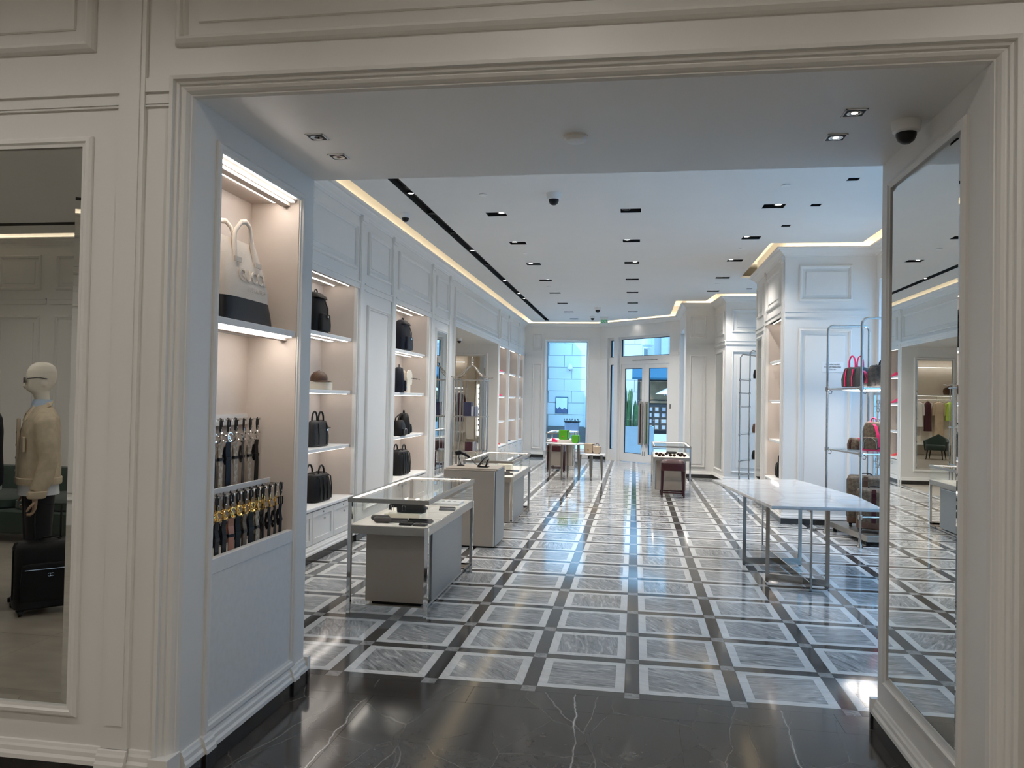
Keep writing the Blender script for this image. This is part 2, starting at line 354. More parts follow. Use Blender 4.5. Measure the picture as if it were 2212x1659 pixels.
# ------------------------------------------------------------------ the store shell
ZC, ZT, XL = 3.92, 4.16, -3.2
ZS = 2.955                                   # soffit of the opening
OX0, OX1, OY0, OY1 = -1.89, 1.275, 3.05, 4.35
POLY = [(XL, 4.35), (3.3, 4.35), (3.3, 11.5), (2.08, 11.5), (2.08, 14.1), (3.3, 14.1), (3.3, 16.7), (1.85, 16.7), (1.75, 17.85),
        (1.12, 17.85), (1.12, 20.48), (-1.0, 22.6), (XL, 22.6)]
def struct(name, label, cat): return thing(name, label, cat, kind='structure')
def T_left(u, v, w): return (XL+w, u, v)
def T_far(u, v, w): return (u, 22.6-w, v)
def T_front(u, v, w): return (u, OY0-w, v)
def T_jl(u, v, w): return (OX0+w, u, v)
def T_jr(u, v, w): return (OX1-w, u, v)
def T_pf(u, v, w): return (u, 18.04-w, v)
C7 = math.sqrt(0.5)
def T_door(u, v, w): return (-1.0+u*C7-w*C7, 22.6-u*C7-w*C7, v)
def T_right(u, v, w): return (3.3-w, u, v)
def T_pil(u, v, w): return (2.08-w, u, v)
def T_pilf(u, v, w): return (u, 11.5-w, v)
def T_colf(u, v, w): return (u, 17.85-w, v)
def T_recf(u, v, w): return (u, 16.7-w, v)
_cs = Vector((0.10, -1.15)).normalized()
def T_cols(u, v, w): return (1.75+_cs.x*u-w*abs(_cs.y), 17.85+_cs.y*u-w*abs(_cs.x), v)
def holed(mb, T, u0, u1, v0, v1, holes, w0, w1, m=0):
    us = sorted(set([u0, u1]+[q for h in holes for q in h[:2] if u0 < q < u1])); vs = sorted(set([v0, v1]+[q for h in holes for q in h[2:] if v0 < q < v1]))
    nu, nv = len(us)-1, len(vs)-1
    ok = [[not any(h[0]-1e-6 <= (us[i]+us[i+1])/2 <= h[1]+1e-6 and h[2]-1e-6 <= (vs[j]+vs[j+1])/2 <= h[3]+1e-6 for h in holes) for j in range(nv)] for i in range(nu)]
    K = lambda i, j: 0 <= i < nu and 0 <= j < nv and ok[i][j]
    for i in range(nu):
        for j in range(nv):
            if not ok[i][j]: continue
            a, b, c, d = us[i], us[i+1], vs[j], vs[j+1]
            mb.add([T(a, c, w1), T(b, c, w1), T(b, d, w1), T(a, d, w1)], [(0, 1, 2, 3)], m)
            mb.add([T(a, c, w0), T(b, c, w0), T(b, d, w0), T(a, d, w0)], [(3, 2, 1, 0)], m)
            for ok_, p_, q_ in ((K(i-1, j), (a, c), (a, d)), (K(i+1, j), (b, c), (b, d)), (K(i, j-1), (a, c), (b, c)), (K(i, j+1), (a, d), (b, d))):
                if not ok_: mb.add([T(*p_, w0), T(*q_, w0), T(*q_, w1), T(*p_, w1)], [(0, 1, 2, 3)], m)
    return mb
PM = [(0, 0), (0, 0.014), (0.008, 0.030), (0.024, 0.036), (0.034, 0.020), (0.044, 0.016), (0.050, 0.0)]       # panel moulding
PMN = [(0, 0), (0, 0.012), (0.008, 0.026), (0.020, 0.028), (0.028, 0.014), (0.038, 0.0)]
def panel(parent, T, u0, u1, v0, v1, prof=PM, inset=0.10, field=True):
    MB().frame(T, u0, u1, v0, v1, prof).build('panel_moulding', 'paint', parent)
    if field:
        a = inset
        MB().frame(T, u0+a, u1-a, v0+a, v1-a, [(0, 0), (0.002, 0.013), (0.012, 0.014)]).build('raised_panel', 'paint', parent)
        mb = MB(); mb.add([T(u0+a+.012, v0+a+.012, .014), T(u1-a-.012, v0+a+.012, .014), T(u1-a-.012, v1-a-.012, .014), T(u0+a+.012, v1-a-.012, .014)], [(0, 1, 2, 3)])
        mb.build('raised_field', 'paint', parent)
def pilaster(parent, T, u0, u1, v0=0.14, v1=3.79, cap=True):
    mb = MB(); mb.box(u0, u1, v0, v1, 0.0, 0.018, T=lambda u, v, w: T(u, v, w))
    mb.box(u0+.02, u1-.02, v0+.1, v1-.16, 0.018, 0.024, T=lambda u, v, w: T(u, v, w))
    mb.build('pilaster', 'paint', parent)
    if cap:
        cb = MB(); cb.box(u0-.012, u1+.012, v1-.055, v1+.002, 0, 0.045, T=T); cb.box(u0-.004, u1+.004, v1-.085, v1-.055, 0, 0.032, T=T)
        cb.build('pilaster_capital', 'paint', parent)
def rail(parent, T, u0, u1, z=2.985):
    mb = MB(); mb.box(u0, u1, z-.035, z+.03, 0, .014, T=T); mb.box(u0, u1, z+.018, z+.036, 0, .028, T=T); mb.box(u0, u1, z-.05, z-.035, 0, .024, T=T)
    mb.build('rail_moulding', 'paint', parent)
def mirror(name, label, T, u0, u1, v0, v1, frame=0.045, w=0.004, group=None):
    t = thing(name, label, 'mirror', group=group)
    mb = MB(); b = 0.028
    mb.frame(T, u0, u1, v0, v1, [(0, w-.003), (0, w), (b, w+.006)])
    mb.add([T(u0+b, v0+b, w+.006), T(u1-b, v0+b, w+.006), T(u1-b, v1-b, w+.006), T(u0+b, v1-b, w+.006)], [(0, 1, 2, 3)])
    mb.build('mirror_pane', 'mirror', t)
    f = frame
    MB().frame(T, u0-f, u1+f, v0-f, v1+f, [(0, -.0005), (0, .012), (.010, .022), (.024, .024), (.032, .016), (f, .014), (f, -.0005)]).build('mirror_frame', 'paint', t)
    return t
BASEW = [(0, .155), (.008, .152), (.012, .140), (.018, .130), (.020, .112), (.028, .100), (.030, .082), (0, .082)]
BASEB = [(0, .082), (.024, .082), (.024, .002), (0, .002)]
def baseboard(parent, path):
    MB().sweep(path, BASEW).build('base_moulding', 'paint', parent); MB().sweep(path, BASEB).build('plinth', 'blackbase', parent)
# ---- floor
fl = MB(); fl.box(-3.9, 3.6, 4.30, 22.9, -0.10, -0.006); fl.box(-9.5, 3.6, 3.0, 4.36, -0.10, -0.006)
floor = tag(fl.build('floor', 'joint'), 'polished marble floor of grey squares framed in white with dark strips', 'floor', kind='structure')
SW, WB, GAP = 0.086, 0.056, 0.0009
def tile(name, m, x0, x1, y0, y1): return boxobj(name, m, floor, x0+GAP, x1-GAP, y0+GAP, y1-GAP, -0.006, 0.0)
xi = [GX+PITCH*i for i in range(-2, 9)]                         # strip lines across the store
XMIN, XMAX = -3.18, 3.27
NROW, NPART = 30, 11
rest = {k_: MB() for k_ in ('greymarble', 'whitemarble', 'darkmarble', 'accentmarble')}
def piece(name, m, x0, x1, y0, y1, part):
    x0, x1 = max(x0, XMIN), min(x1, XMAX); y1 = min(y1, 22.58)
    if x1-x0 < 0.006 or y1-y0 < 0.006: return
    if part: tile(name, m, x0, x1, y0, y1)
    else: rest[m].box(x0+GAP, x1-GAP, y0+GAP, y1-GAP, -0.006, 0.0)
cols = [xi[0]-PITCH]+xi
for j in range(NROW+1):
    yc = GY+PITCH*j; part = j < NPART
    for i in range(len(cols)):
        xc = cols[i]; xn = xc+PITCH
        if xc+SW/2 > XMIN: piece('accent_tile', 'accentmarble', xc-SW/2, xc+SW/2, yc-SW/2, yc+SW/2, part)
        piece('cross_strip', 'darkmarble', xc+SW/2, xn-SW/2, yc-SW/2, yc+SW/2, part)
        if j < NROW:
            y0, y1 = yc+SW/2, yc+PITCH-SW/2
            piece('long_strip', 'darkmarble', xc-SW/2, xc+SW/2, y0, y1, part)
            a, b = xc+SW/2, xn-SW/2
            piece('grey_slab', 'greymarble', a+WB, b-WB, y0+WB, y1-WB, part)
            if part and a >= XMIN and b <= XMAX:
                fr = MB(); g = GAP
                for q in ([(a+g, y0+g), (b-g, y0+g), (b-WB-g, y0+WB), (a+WB+g, y0+WB)], [(a+g, y1-g), (a+WB+g, y1-WB), (b-WB-g, y1-WB), (b-g, y1-g)],
                          [(a+g, y0+2*g), (a+WB, y0+WB+g), (a+WB, y1-WB-g), (a+g, y1-2*g)], [(b-g, y0+2*g), (b-g, y1-2*g), (b-WB, y1-WB-g), (b-WB, y0+WB+g)]): fr.prism(q, -.006, 0.0)
                fr.build('white_border', 'whitemarble', floor)
            else:
                for q in ((a, b, y0, y0+WB), (a, b, y1-WB, y1), (a, a+WB, y0+WB, y1-WB), (b-WB, b, y0+WB, y1-WB)): piece('white_border', 'whitemarble', *q, False)
for m_, nm in (('greymarble', 'far_slabs'), ('whitemarble', 'far_borders'), ('darkmarble', 'far_strips'), ('accentmarble', 'far_accents')):
    o = rest[m_].build(nm, m_, floor); o['kind'] = 'stuff'
YB = GY-SW/2
for x0, x1, y0, y1 in [(-1.95, -1.43, 3.0, 4.27), (-1.43, 0.254, 3.0, 4.27), (0.254, 1.33, 3.0, 4.27), (-3.18, -0.9, 4.27, YB), (-0.9, 1.1, 4.27, YB), (1.1, 3.27, 4.27, YB)]:
    tile('threshold_slab', 'blackmarble', x0, x1, y0, y1)
# ---- ceiling of the store
def inset(poly, d):
    n = len(poly); out = []
    for i in range(n):
        p0, p1, p2 = Vector(poly[i-1]), Vector(poly[i]), Vector(poly[(i+1) % n]); a, b = (p1-p0).normalized(), (p2-p1).normalized()
        na, nb = Vector((-a.y, a.x)), Vector((-b.y, b.x)); o = (na+nb)/(1+na.dot(nb)); out.append((p1.x+o.x*d, p1.y+o.y*d))
    return out
CE = inset(POLY, 0.25)
LROW = [(-1.69, 9.28+1.75*i) for i in range(8)]; MROW = [(-0.08, 9.22+1.752*i) for i in range(8)]; RROW = [(1.52, 9.14+1.73*i) for i in range(5)]
SQ = [(2.10, 8.10), (1.97, 9.12), (1.84, 10.16), (2.30, 14.55), (2.18, 15.74)]
holes = [(x-.12, x+.12, y-.10, y+.10) for x, y in LROW+MROW+RROW]+[(x-.055, x+.055, y-.055, y+.055) for x, y in SQ]
SLOT = (-2.545, -2.425, 5.0, 22.0); holes.append(SLOT)
polys = [[Vector((x, y, 0)) for x, y in CE]]+[[Vector((a, c, 0)), Vector((a, d, 0)), Vector((b, d, 0)), Vector((b, c, 0))] for a, b, c, d in holes]
flat = [q for pl in polys for q in pl]
cb = MB(); cb.add([(q.x, q.y, ZC) for q in flat], [tuple(t) for t in tessellate_polygon(polys)])
n = len(CE); cb.add([(x, y, ZC) for x, y in CE]+[(x, y, ZC+.03) for x, y in CE], [(i, (i+1) % n, n+(i+1) % n, n+i) for i in range(n)])
for a, b, c, d in holes:
    r_ = [(a, c), (b, c), (b, d), (a, d)]; cb.add([(x, y, ZC) for x, y in r_]+[(x, y, ZC+.012) for x, y in r_], [(i, (i+1) % 4, 4+(i+1) % 4, 4+i) for i in range(4)])
ceiling = tag(cb.build('ceiling', 'ceilpaint'), 'flat white store ceiling dropped inside a lit cove', 'ceiling', kind='structure')
boxobj('roof_slab', 'ceilpaint', ceiling, -9.7, 3.7, -6.7, 22.95, ZT, ZT+.1)
CORN = [(0, 3.775), (.012, 3.775), (.016, 3.79), (.030, 3.80), (.036, 3.815), (.060, 3.83), (.085, 3.85), (.092, 3.865), (.118, 3.87), (.128, 3.878), (.130, 3.895), (.118, 3.897), (.110, 3.87), (.03, 3.85), (0, 3.85)]
tr = struct('trim_1', 'stepped white cornice running round the store walls', 'cornice')
MB().sweep(POLY, CORN, closed=True).build('cornice', 'paint', tr)
st = MB(); st.sweep(POLY, [(.035, 3.856), (.075, 3.862), (.075, 3.870), (.035, 3.868), (.035, 3.856)], closed=True)
st.build('cove_light_strip', 'coveled', tr, label='hidden warm light strip behind the cornice')
# ---- lamps in the store ceiling
ORD = ['nearest', 'second', 'third', 'fourth', 'fifth', 'sixth', 'seventh', 'farthest']
def housing(t, hx, hy, h):
    mb = MB()
    for q in ((-hx, -hx+.004, -hy, hy), (hx-.004, hx, -hy, hy), (-hx, hx, -hy, -hy+.004), (-hx, hx, hy-.004, hy)): mb.box(*q, .003, h)
    mb.box(-hx, hx, -hy, hy, h, h+.004); mb.build('housing', 'blackhole', t)
    fr = MB(); e = .006
    for q in ((-hx-e, -hx, -hy-e, hy+e), (hx, hx+e, -hy-e, hy+e), (-hx, hx, -hy-e, -hy), (-hx, hx, hy, hy+e)): fr.box(*q, -.001, .003)
    fr.build('rim', 'white', t)
def lamp_head(t, x, y, z, r=.034, lit=True):
    mb = MB(); mb.lathe([(r+.016, 0.0), (r+.018, .012), (r+.004, .03), (r, .012), (r+.002, .002), (r+.016, 0.0)], 16, (x, y, z), cap=False); rg = mb.build('lamp_ring', 'black', t, smooth=True)
    MB().lathe([(0, .006), (r, .006), (r, .012), (0, .012)], 16, (x, y, z)).build('lamp_lens', 'lamp' if lit else 'darkdome', rg)
LIT = {'L': [.06, -.05, -.05, .04, -.05, -.04, 0, 0], 'M': [None, -.06, .05, None, .03, .02, 0, .03], 'R': [.05, -.06, -.06, None, .03]}
for key, row, wh in (('L', LROW, 'row nearest the shelf wall'), ('M', MROW, 'middle ceiling row'), ('R', RROW, 'row on the window side')):
    for i, (x, y) in enumerate(row):
        t = thing('ceiling_downlight', '%s black rectangular twin downlight in the %s' % (ORD[i] if i < len(row)-1 else 'farthest', wh), 'ceiling light', (x, y, ZC), group='rectangular downlights in rows')
        housing(t, .12, .10, .07); k_ = LIT[key][i]
        lamp_head(t, -.055 if k_ is None else k_, 0, .012, lit=k_ is not None)
        if k_ is not None: lamp_head(t, -.055 if k_ > 0 else .06, .0, .035, lit=False)
        spot('downlight_beam', x+(k_ or 0), y, ZC-.015, SPOT_W*(1.0 if k_ is not None else .5)*((.12 if x > -1 else .6) if y > 21 else 1.5 if y > 15 else 1.0), 2.2, .9)
for i, (x, y) in enumerate(SQ):
    t = thing('square_downlight', '%s small black square downlight beside the window side' % ORD[i], 'ceiling light', (x, y, ZC), group='small square downlights')
    housing(t, .055, .055, .07); lamp_head(t, 0, 0, .045, .026, lit=False)
    spot('downlight_beam', x, y, ZC-.015, SPOT_W*.15, 1.6, .9)
t = thing('track_slot', 'long black recessed ceiling slot with small spotlights along the shelf wall', 'ceiling light', (0, 0, 0))
a, b, c, d = SLOT; mb = MB()
mb.box(a, a+.004, c, d, ZC+.002, ZC+.08); mb.box(b-.004, b, c, d, ZC+.002, ZC+.08); mb.box(a, b, c, d, ZC+.08, ZC+.084); mb.box(a, b, d-.004, d, ZC+.002, ZC+.08); mb.box(a, b, c, c+.004, ZC+.002, ZC+.08)
mb.build('channel', 'blackhole', t)
for i, (y, lit) in enumerate([(6.6, 1), (8.32, 1), (9.25, 0), (10.4, 0), (11.65, 1), (12.9, 0), (14.65, 1), (16.5, 1), (17.3, 1), (18.6, 0), (20.2, 0)]):
    lamp_head(t, -2.485, y, ZC+.015, .03, lit=bool(lit))
    if lit or i in (3, 5): spot('track_spot_beam', -2.485, y, ZC-.01, SPOT_W*.65, 1.5, .9, aim=(.05, 0, -1))
# ---- front partition with the opening
wf = struct('wall_front', 'white panelled wall with the wide cased opening in front', 'wall')
mb = MB()
mb.box(-9.5, OX0, OY0+.04, 3.31, 0, ZT); mb.box(-9.5, OX0-.07, OY0, OY0+.04, 0, ZT)
mb.box(-4.3, OX0, 4.165, OY1, 0, ZT); mb.box(-2.45, -2.19, 3.31, 4.165, 0, ZT)
mb.box(-2.19, OX0, 3.31, 4.165, 2.79, ZT); mb.box(-2.19, OX0-.006, 3.31, 4.165, 0.0, 0.865)
mb.box(OX0, OX1, OY0+.04, OY1, ZS, ZT); mb.box(OX0-.07, OX1+.07, OY0, OY0+.04, ZS+.07, ZT)
mb.box(OX1, 3.7, OY0+.04, OY1, 0, ZT); mb.box(OX1+.07, 3.7, OY0, OY0+.04, 0, ZT)
mb.build('partition', 'paint', wf)
def casing(parent, T, u0, u1, vt, vb, prof, name='casing'):
    # three-sided moulding round an opening u0..u1, top vt, starting at vb ; prof: (distance outward, proud)
    vs = []; fs = []
    for d, w in prof: vs += [T(u0-d, vb, w), T(u0-d, vt+d, w), T(u1+d, vt+d, w), T(u1+d, vb, w)]
    for k_ in range(len(prof)-1):
        for i in range(3): fs.append((4*k_+i, 4*k_+i+1, 4*k_+5+i, 4*k_+4+i))
    MB().add(vs, fs).build(name, 'paint', parent)
CAS = [(0, -.04), (.006, -.022), (.010, -.020), (.014, -.012), (.022, .000), (.032, .008), (.040, .010), (.042, .020), (.050, .026), (.056, .028), (.058, .042), (.072, .046), (.074, .0)]
casing(wf, T_front, OX0, OX1, ZS, 0.165, CAS)
for u in (OX0, OX1+.074): MB().box(u-.082, u+.006, .0, .165, -.042, .056, T=T_front).build('plinth_block', 'paint', wf, bevel=.003)
pilaster(wf, T_front, -2.216, -2.095, .175, ZT, cap=False)
for q in ((-3.9, -2.216), (-2.095, OX0-.074)):
    mb = MB(); mb.box(*q, 2.975, 3.035, 0, .014, T=T_front); mb.box(*q, 2.925, 2.963, 0, .010, T=T_front); mb.box(*q, 2.912, 2.918, 0, .012, T=T_front); mb.build('rail_moulding', 'paint', wf)
PMB = [(0, 0), (0, .014), (.006, .026), (.020, .040), (.030, .038), (.034, .022), (.042, .018), (.046, .010), (.05, .0)]
panel(wf, T_front, -3.6, -2.343, 3.166, 3.85, PMB, .10); panel(wf, T_front, -1.96, 2.2, 3.165, 3.85, PMB, .10)
MB().sweep([(OX0-.082, OY0), (-9.4, OY0)], [(d_, z_+.02) for d_, z_ in BASEW]).build('base_moulding', 'paint', wf); MB().sweep([(OX0-.082, OY0), (-9.4, OY0)], [(0, .1), (.03, .1), (.03, .002), (0, .002)]).build('plinth', 'blackbase', wf)
mb = MB(); mb.sweep([(-2.09, OY0-.018), (-2.222, OY0-.018)], [(d_+.003, z_+.02) for d_, z_ in BASEW]); mb.build('base_moulding', 'paint', wf)
# left jamb: niche surround
MB().frame(T_jl, 3.264, 4.212, .155, 2.835, [(0, 0), (0, .010), (.012, .016), (.030, .014), (.036, .006), (.046, .004), (.046, -.02)]).build('niche_moulding', 'paint', wf)
boxobj('niche_lower_panel', 'silver', wf, OX0-.012, OX0-.003, 3.31, 4.166, .13, .862)
for pth in ([(OX0, 4.35), (OX0, 4.222), (OX0, 3.254), (OX0, 3.10)],):
    MB().sweep(pth, BASEW).build('base_moulding', 'paint', wf); MB().sweep(pth, BASEB).build('plinth', 'blackbase', wf)
for a, b in ((3.246, 3.325), (4.15, 4.222)):
    MB().sweep([(OX0, b), (OX0, a)], [(d_+.012 if d_ > 0 else 0, z_+.002) for d_, z_ in BASEW]).build('base_moulding', 'paint', wf); MB().sweep([(OX0, b), (OX0, a)], [(0, .084), (.036, .084), (.036, .003), (0, .003)]).build('plinth', 'blackbase', wf)
baseboard(wf, [(OX1, 3.10), (OX1, 4.35)])
for x0, x1 in ((OX0-.05, OX0+.03), (OX1-.03, OX1+.05)):
    boxobj('base_return', 'paint', wf, x0, x1, 4.35, 4.385, .082, .158); boxobj('plinth', 'blackbase', wf, x0, x1, 4.35, 4.38, .002, .082)
# niche lining
nb = MB(); nb.box(-2.19, -2.184, 3.31, 4.165, .865, 2.79); nb.box(-2.19, OX0-.004, 4.16, 4.165, .865, 2.79); nb.box(-2.19, OX0-.004, 3.31, 3.315, .865, 2.79); nb.box(-2.19, OX0-.02, 3.31, 4.165, 2.775, 2.79)
nb.build('niche_lining', 'niche', wf)
MB().box(-1.925, OX0+.002, 3.312, 4.163, .862, .93).build('niche_ledge', 'silver', wf, bevel=.002)
MB().box(-2.184, OX0-.01, 3.316, 4.159, 2.012, 2.045).build('niche_shelf', 'silver', wf, bevel=.002)
for zz in (2.772, 2.010):
    for x in (-1.916, -2.02): boxobj('light_strip', 'nicheled', wf, x-.011, x+.011, 3.33, 4.12, zz-.004, zz, label='thin lit strip over the niche')
    boxobj('strip_baffle', 'niche', wf, -1.995, -1.945, 3.33, 4.15, zz-.018, zz)
wm = mirror('wall_mirror', 'tall clear mirror set in the right jamb of the opening', T_jr, 3.31, 4.175, .315, 2.79)
wm2 = mirror('wall_mirror', 'tall clear mirror on the front wall left of the opening', T_front, -3.45, -2.385, .335, 2.748, w=.006)
# ------------------------------------------------------------------ left wall
wl = struct('wall_left', 'white panelled shelf wall with lit bays along the left side', 'wall')
BAYS = [(6.95, 8.65), (10.12, 11.86), (18.3, 19.55), (19.75, 21.33), (21.5, 22.42)]
PASS = (13.62, 18.04)
holed(MB(), T_left, 4.35, 22.7, 0, ZT, [(a, b, 0.0, 2.96) for a, b in BAYS]+[(PASS[0], PASS[1], 0, 2.96)], -.10, 0).build('wall_face', 'paint', wl)
boxobj('light_tight_shell', 'paint', wl, -3.78, -3.70, 4.3, 13.47, 0, ZT); boxobj('light_tight_shell', 'paint', wl, -3.78, -3.70, 18.19, 22.9, 0, ZT)  # unseen shell boxes added behind the bays to stop light leaking in
for u0, u1 in ((8.69, 8.85), (9.92, 10.08), (11.95, 12.13), (13.13, 13.33), (18.10, 18.27), (19.57, 19.73), (21.35, 21.48)): pilaster(wl, T_left, u0, u1)
for u0, u1 in ((7.0, 8.58), (8.97, 9.83), (10.2, 11.82), (12.24, 13.05), (13.55, 17.95), (18.38, 19.48), (19.83, 21.25), (21.58, 22.4)): panel(wl, T_left, u0, u1, 3.14, 3.66)
for u0, u1 in ((6.9, 8.69), (8.85, 9.92), (10.08, 11.95), (12.13, 13.13), (18.27, 19.57), (19.73, 21.35), (21.48, 22.58)): rail(wl, T_left, u0, u1)
panel(wl, T_left, 8.98, 9.82, .32, 2.78, inset=.07)
baseboard(wl, [(XL, 22.6), (XL, 18.10)]); baseboard(wl, [(XL, 13.33), (XL, 4.40)])
for u0, u1 in ((8.67, 8.87), (9.90, 10.10), (11.93, 12.15), (13.1, 13.36)): baseboard(wl, [(XL+.022, u1), (XL+.022, u0)])
casing(wl, T_left, PASS[0], PASS[1], 2.96, .0, [(0, 0), (0, .02), (.02, .024), (.03, .014), (.07, .018), (.08, .034), (.12, .04), (.13, .0)])
mirror('narrow_mirror', 'narrow tall mirror in the left wall beside the passage', T_left, 12.31, 13.0, .40, 2.77)
SHZ = [2.35, 1.745, 1.13]
def bay(parent, T, u0, u1, depth, cab=True, two=True, d0=0.0):
    # lining, shelves with light strips, counter and cabinet doors ; w runs out of the wall, so the recess is negative
    mb = MB(); mb.box(u0, u1, .12, 2.96, -depth-.02, -depth, T=T); mb.box(u0-.02, u0+.012, .12, 2.96, -depth, -.004, T=T); mb.box(u1-.012, u1+.02, .12, 2.96, -depth, -.004, T=T); mb.box(u0, u1, 2.96, 2.98, -depth, -.02, T=T)
    mb.build('bay_lining', 'niche', parent)
    fr = MB(); fr.box(u0-.006, u0+.014, .56, 2.96, -.03, .008, T=T); fr.box(u1-.014, u1+.006, .56, 2.96, -.03, .008, T=T); fr.build('bay_edge', 'paint', parent)
    for z in SHZ: MB().box(u0+.012, u1-.012, z-.038, z, -depth, -.05, T=T).build('shelf', 'white', parent, bevel=.006)
    MB().box(u0+.01, u1-.01, .51, .545, -depth, .012, T=T).build('counter', 'white', parent, bevel=.008)
    for z in [2.96]+[q-.038 for q in SHZ]:
        for w in ((-.09, -depth+.15) if two else (-.09,)): MB().box(u0+.05, u1-.05, z-.006, z-.001, w-.007, w+.007, T=T).build('light_strip', 'led', parent)
    for z in (2.1, 1.98, 1.87, 1.5, 1.37, 1.26, .93, .80):
        mb = MB()
        for w in (-.13, -depth+.08):
            for u, s_ in ((u1-.012, -1), (u0+.012, 1)): mb.box(min(u, u+s_*.006), max(u, u+s_*.006), z-.006, z+.006, w-.006, w+.006, T=T)
        mb.build('shelf_pegs', 'niche', parent)
    n_ = max(1, round((u1-u0)/.62)); wdt = (u1-u0-.02)/n_
    for i in range(n_):
        a, b = u0+.01+i*wdt+.004, u0+.01+(i+1)*wdt-.004
        d = holed(MB(), T, a, b, .17, .50, [(a+.055, b-.055, .225, .445)], -.02, .0)
        d.box(a+.055, b-.055, .225, .445, -.02, -.012, T=T); do = d.build('cabinet_door', 'paint', parent)
        kb = MB(); c_ = T((a+b)/2, .40, .012); kb.sphere(c_, .012); kb.build('door_knob', 'chrome', do, smooth=True)
        MB().box((a+b)/2-.004, (a+b)/2+.004, .462, .48, -.001, .003, T=T).build('keyhole', 'black', do)
    MB().box(u0, u1, .0, .165, -.06, -.001, T=T).build('bay_base', 'paint', parent)
for i, (a, b) in enumerate(BAYS): bay(wl, T_left, a, b, .42 if i < 2 else .36, two=i < 2)
# passage to the next room
wp = struct('wall_passage', 'white deep passage through the left wall with a mirror on its far side', 'wall')
mb = MB(); mb.box(-4.5, XL-.1, 18.04, 18.2, 0, 2.96); mb.box(-4.5, XL-.1, 13.46, 13.62, 0, 2.96); mb.box(-4.5, XL-.1, 13.46, 18.2, 2.96, 3.1); mb.build('passage_lining', 'paint', wp)
baseboard(wp, [(-4.5, 18.04), (XL, 18.04)][::-1])
mirror('passage_mirror', 'tall mirror on the far side of the passage in left wall', T_pf, -4.22, -3.48, .32, 2.70)
# the next room, seen only in the mirrors
wa = struct('wall_annex', 'cream walls of the clothes room beyond the passage', 'wall')
mb = MB(); mb.box(-9.6, -4.4, 6.3, 6.5, 0, ZT); mb.box(-9.7, -9.5, 6.3, 19.2, 0, ZT); mb.box(-9.6, -4.4, 19.0, 19.2, 0, ZT); mb.box(-4.49, -4.4, 6.3, 13.5, 0, ZT); mb.box(-4.49, -4.4, 18.16, 19.2, 0, ZT); mb.box(-4.49, -4.4, 13.5, 18.16, 3.05, ZT); mb.box(-9.6, -4.4, 6.3, 19.1, 3.5, 3.55)
mb.build('annex_walls', 'cream', wa)
boxobj('annex_floor', 'frontstone', wa, -9.6, -3.1, 6.3, 19.2, -.1, -.002)
boxobj('annex_panel', 'paint', wa, -6.40, -6.08, 6.5, 6.6, .1, 3.4)
for q in ((-9.4, -6.45, 2.06, 2.10), (-9.4, -6.45, .35, .39)): boxobj('annex_shelf', 'white', wa, q[0], q[1], 6.5, 6.95, q[2], q[3])
boxobj('light_strip', 'led', wa, -9.3, -6.5, 6.88, 6.91, 2.05, 2.058); boxobj('light_strip', 'led', wa, -9.3, -6.5, 6.6, 6.63, 3.05, 3.06)
for x, y in ((-7.5, 9.5), (-5.8, 9.5), (-6.6, 12.5), (-6.0, 16.2)): spot('annex_beam', x, y, 3.45, 130, 2.3, .9)
# ------------------------------------------------------------------ far wall, door wall, right walls
wfar = struct('wall_far', 'white panelled far wall around the street window', 'wall')
WIN = (-2.58, -1.36, .22, 3.40)
holed(MB(), T_far, -3.3, -.92, 0, ZT, [WIN], -.28, 0).build('wall_face', 'paint', wfar)
panel(wfar, T_far, -2.96, -2.68, 3.11, 3.60, PMN, .07); panel(wfar, T_far, -2.96, -2.68, .24, 2.73, PMN, .07); rail(wfar, T_far, -3.17, -2.60, 2.93); rail(wfar, T_far, -1.34, -1.03, 2.93)
baseboard(wfar, [(WIN[0]-.02, 22.6), (XL, 22.6)])
CASW = [(0, 0), (0, .012), (.01, .02), (.03, .02), (.036, .008), (.05, .006), (.05, 0)]
MB().frame(T_far, WIN[0]-.05, WIN[1]+.05, WIN[2]-.05, WIN[3]+.05, CASW).build('window_casing', 'paint', wfar)
def window(name, label, T, u0, u1, v0, v1, w=-.2, bar=.035, mull=()):
    t = struct(name, label, 'window')
    holed(MB(), T, u0, u1, v0, v1, [(u0+bar, u1-bar, v0+bar, v1-bar)], w-.03, w+.03).build('window_frame', 'paint', t)
    MB().box(u0+bar, u1-bar, v0+bar, v1-bar, w-.004, w+.004, T=T).build('pane', 'winglass', t)
    sl = MB(); e = bar; sl.frame(T, u0+e-.004, u1-e+.004, v0+e-.004, v1-e+.004, [(0, w+.012), (0, w-.012), (.012, w-.012), (.012, w+.012), (0, w+.012)]); sl.build('gasket', 'black', t)
    for q in mull: MB().box(q-.02, q+.02, v0+bar, v1-bar, w-.025, w+.025, T=T).build('mullion', 'paint', t)
    return t
window('window_1', 'tall street window in the far wall behind the round tables', T_far, *WIN)
wd = struct('wall_entrance', 'white angled wall holding the glazed entrance doors', 'wall')
DH = [(.30, .56, .0, 3.46), (.72, 2.66, 0, 3.46)]
holed(MB(), T_door, 0, 3.02, 0, ZT, DH, -.26, 0).build('wall_face', 'paint', wd)
holed(MB(), T_door, .30, 2.66, 0, 3.46, [(.35, .50, .31, 2.70), (.35, .50, 2.91, 3.39), (.78, 2.60, 0, 2.70), (.78, 2.59, 2.92, 3.40)], -.16, -.08).build('entrance_frame', 'paint', wd)
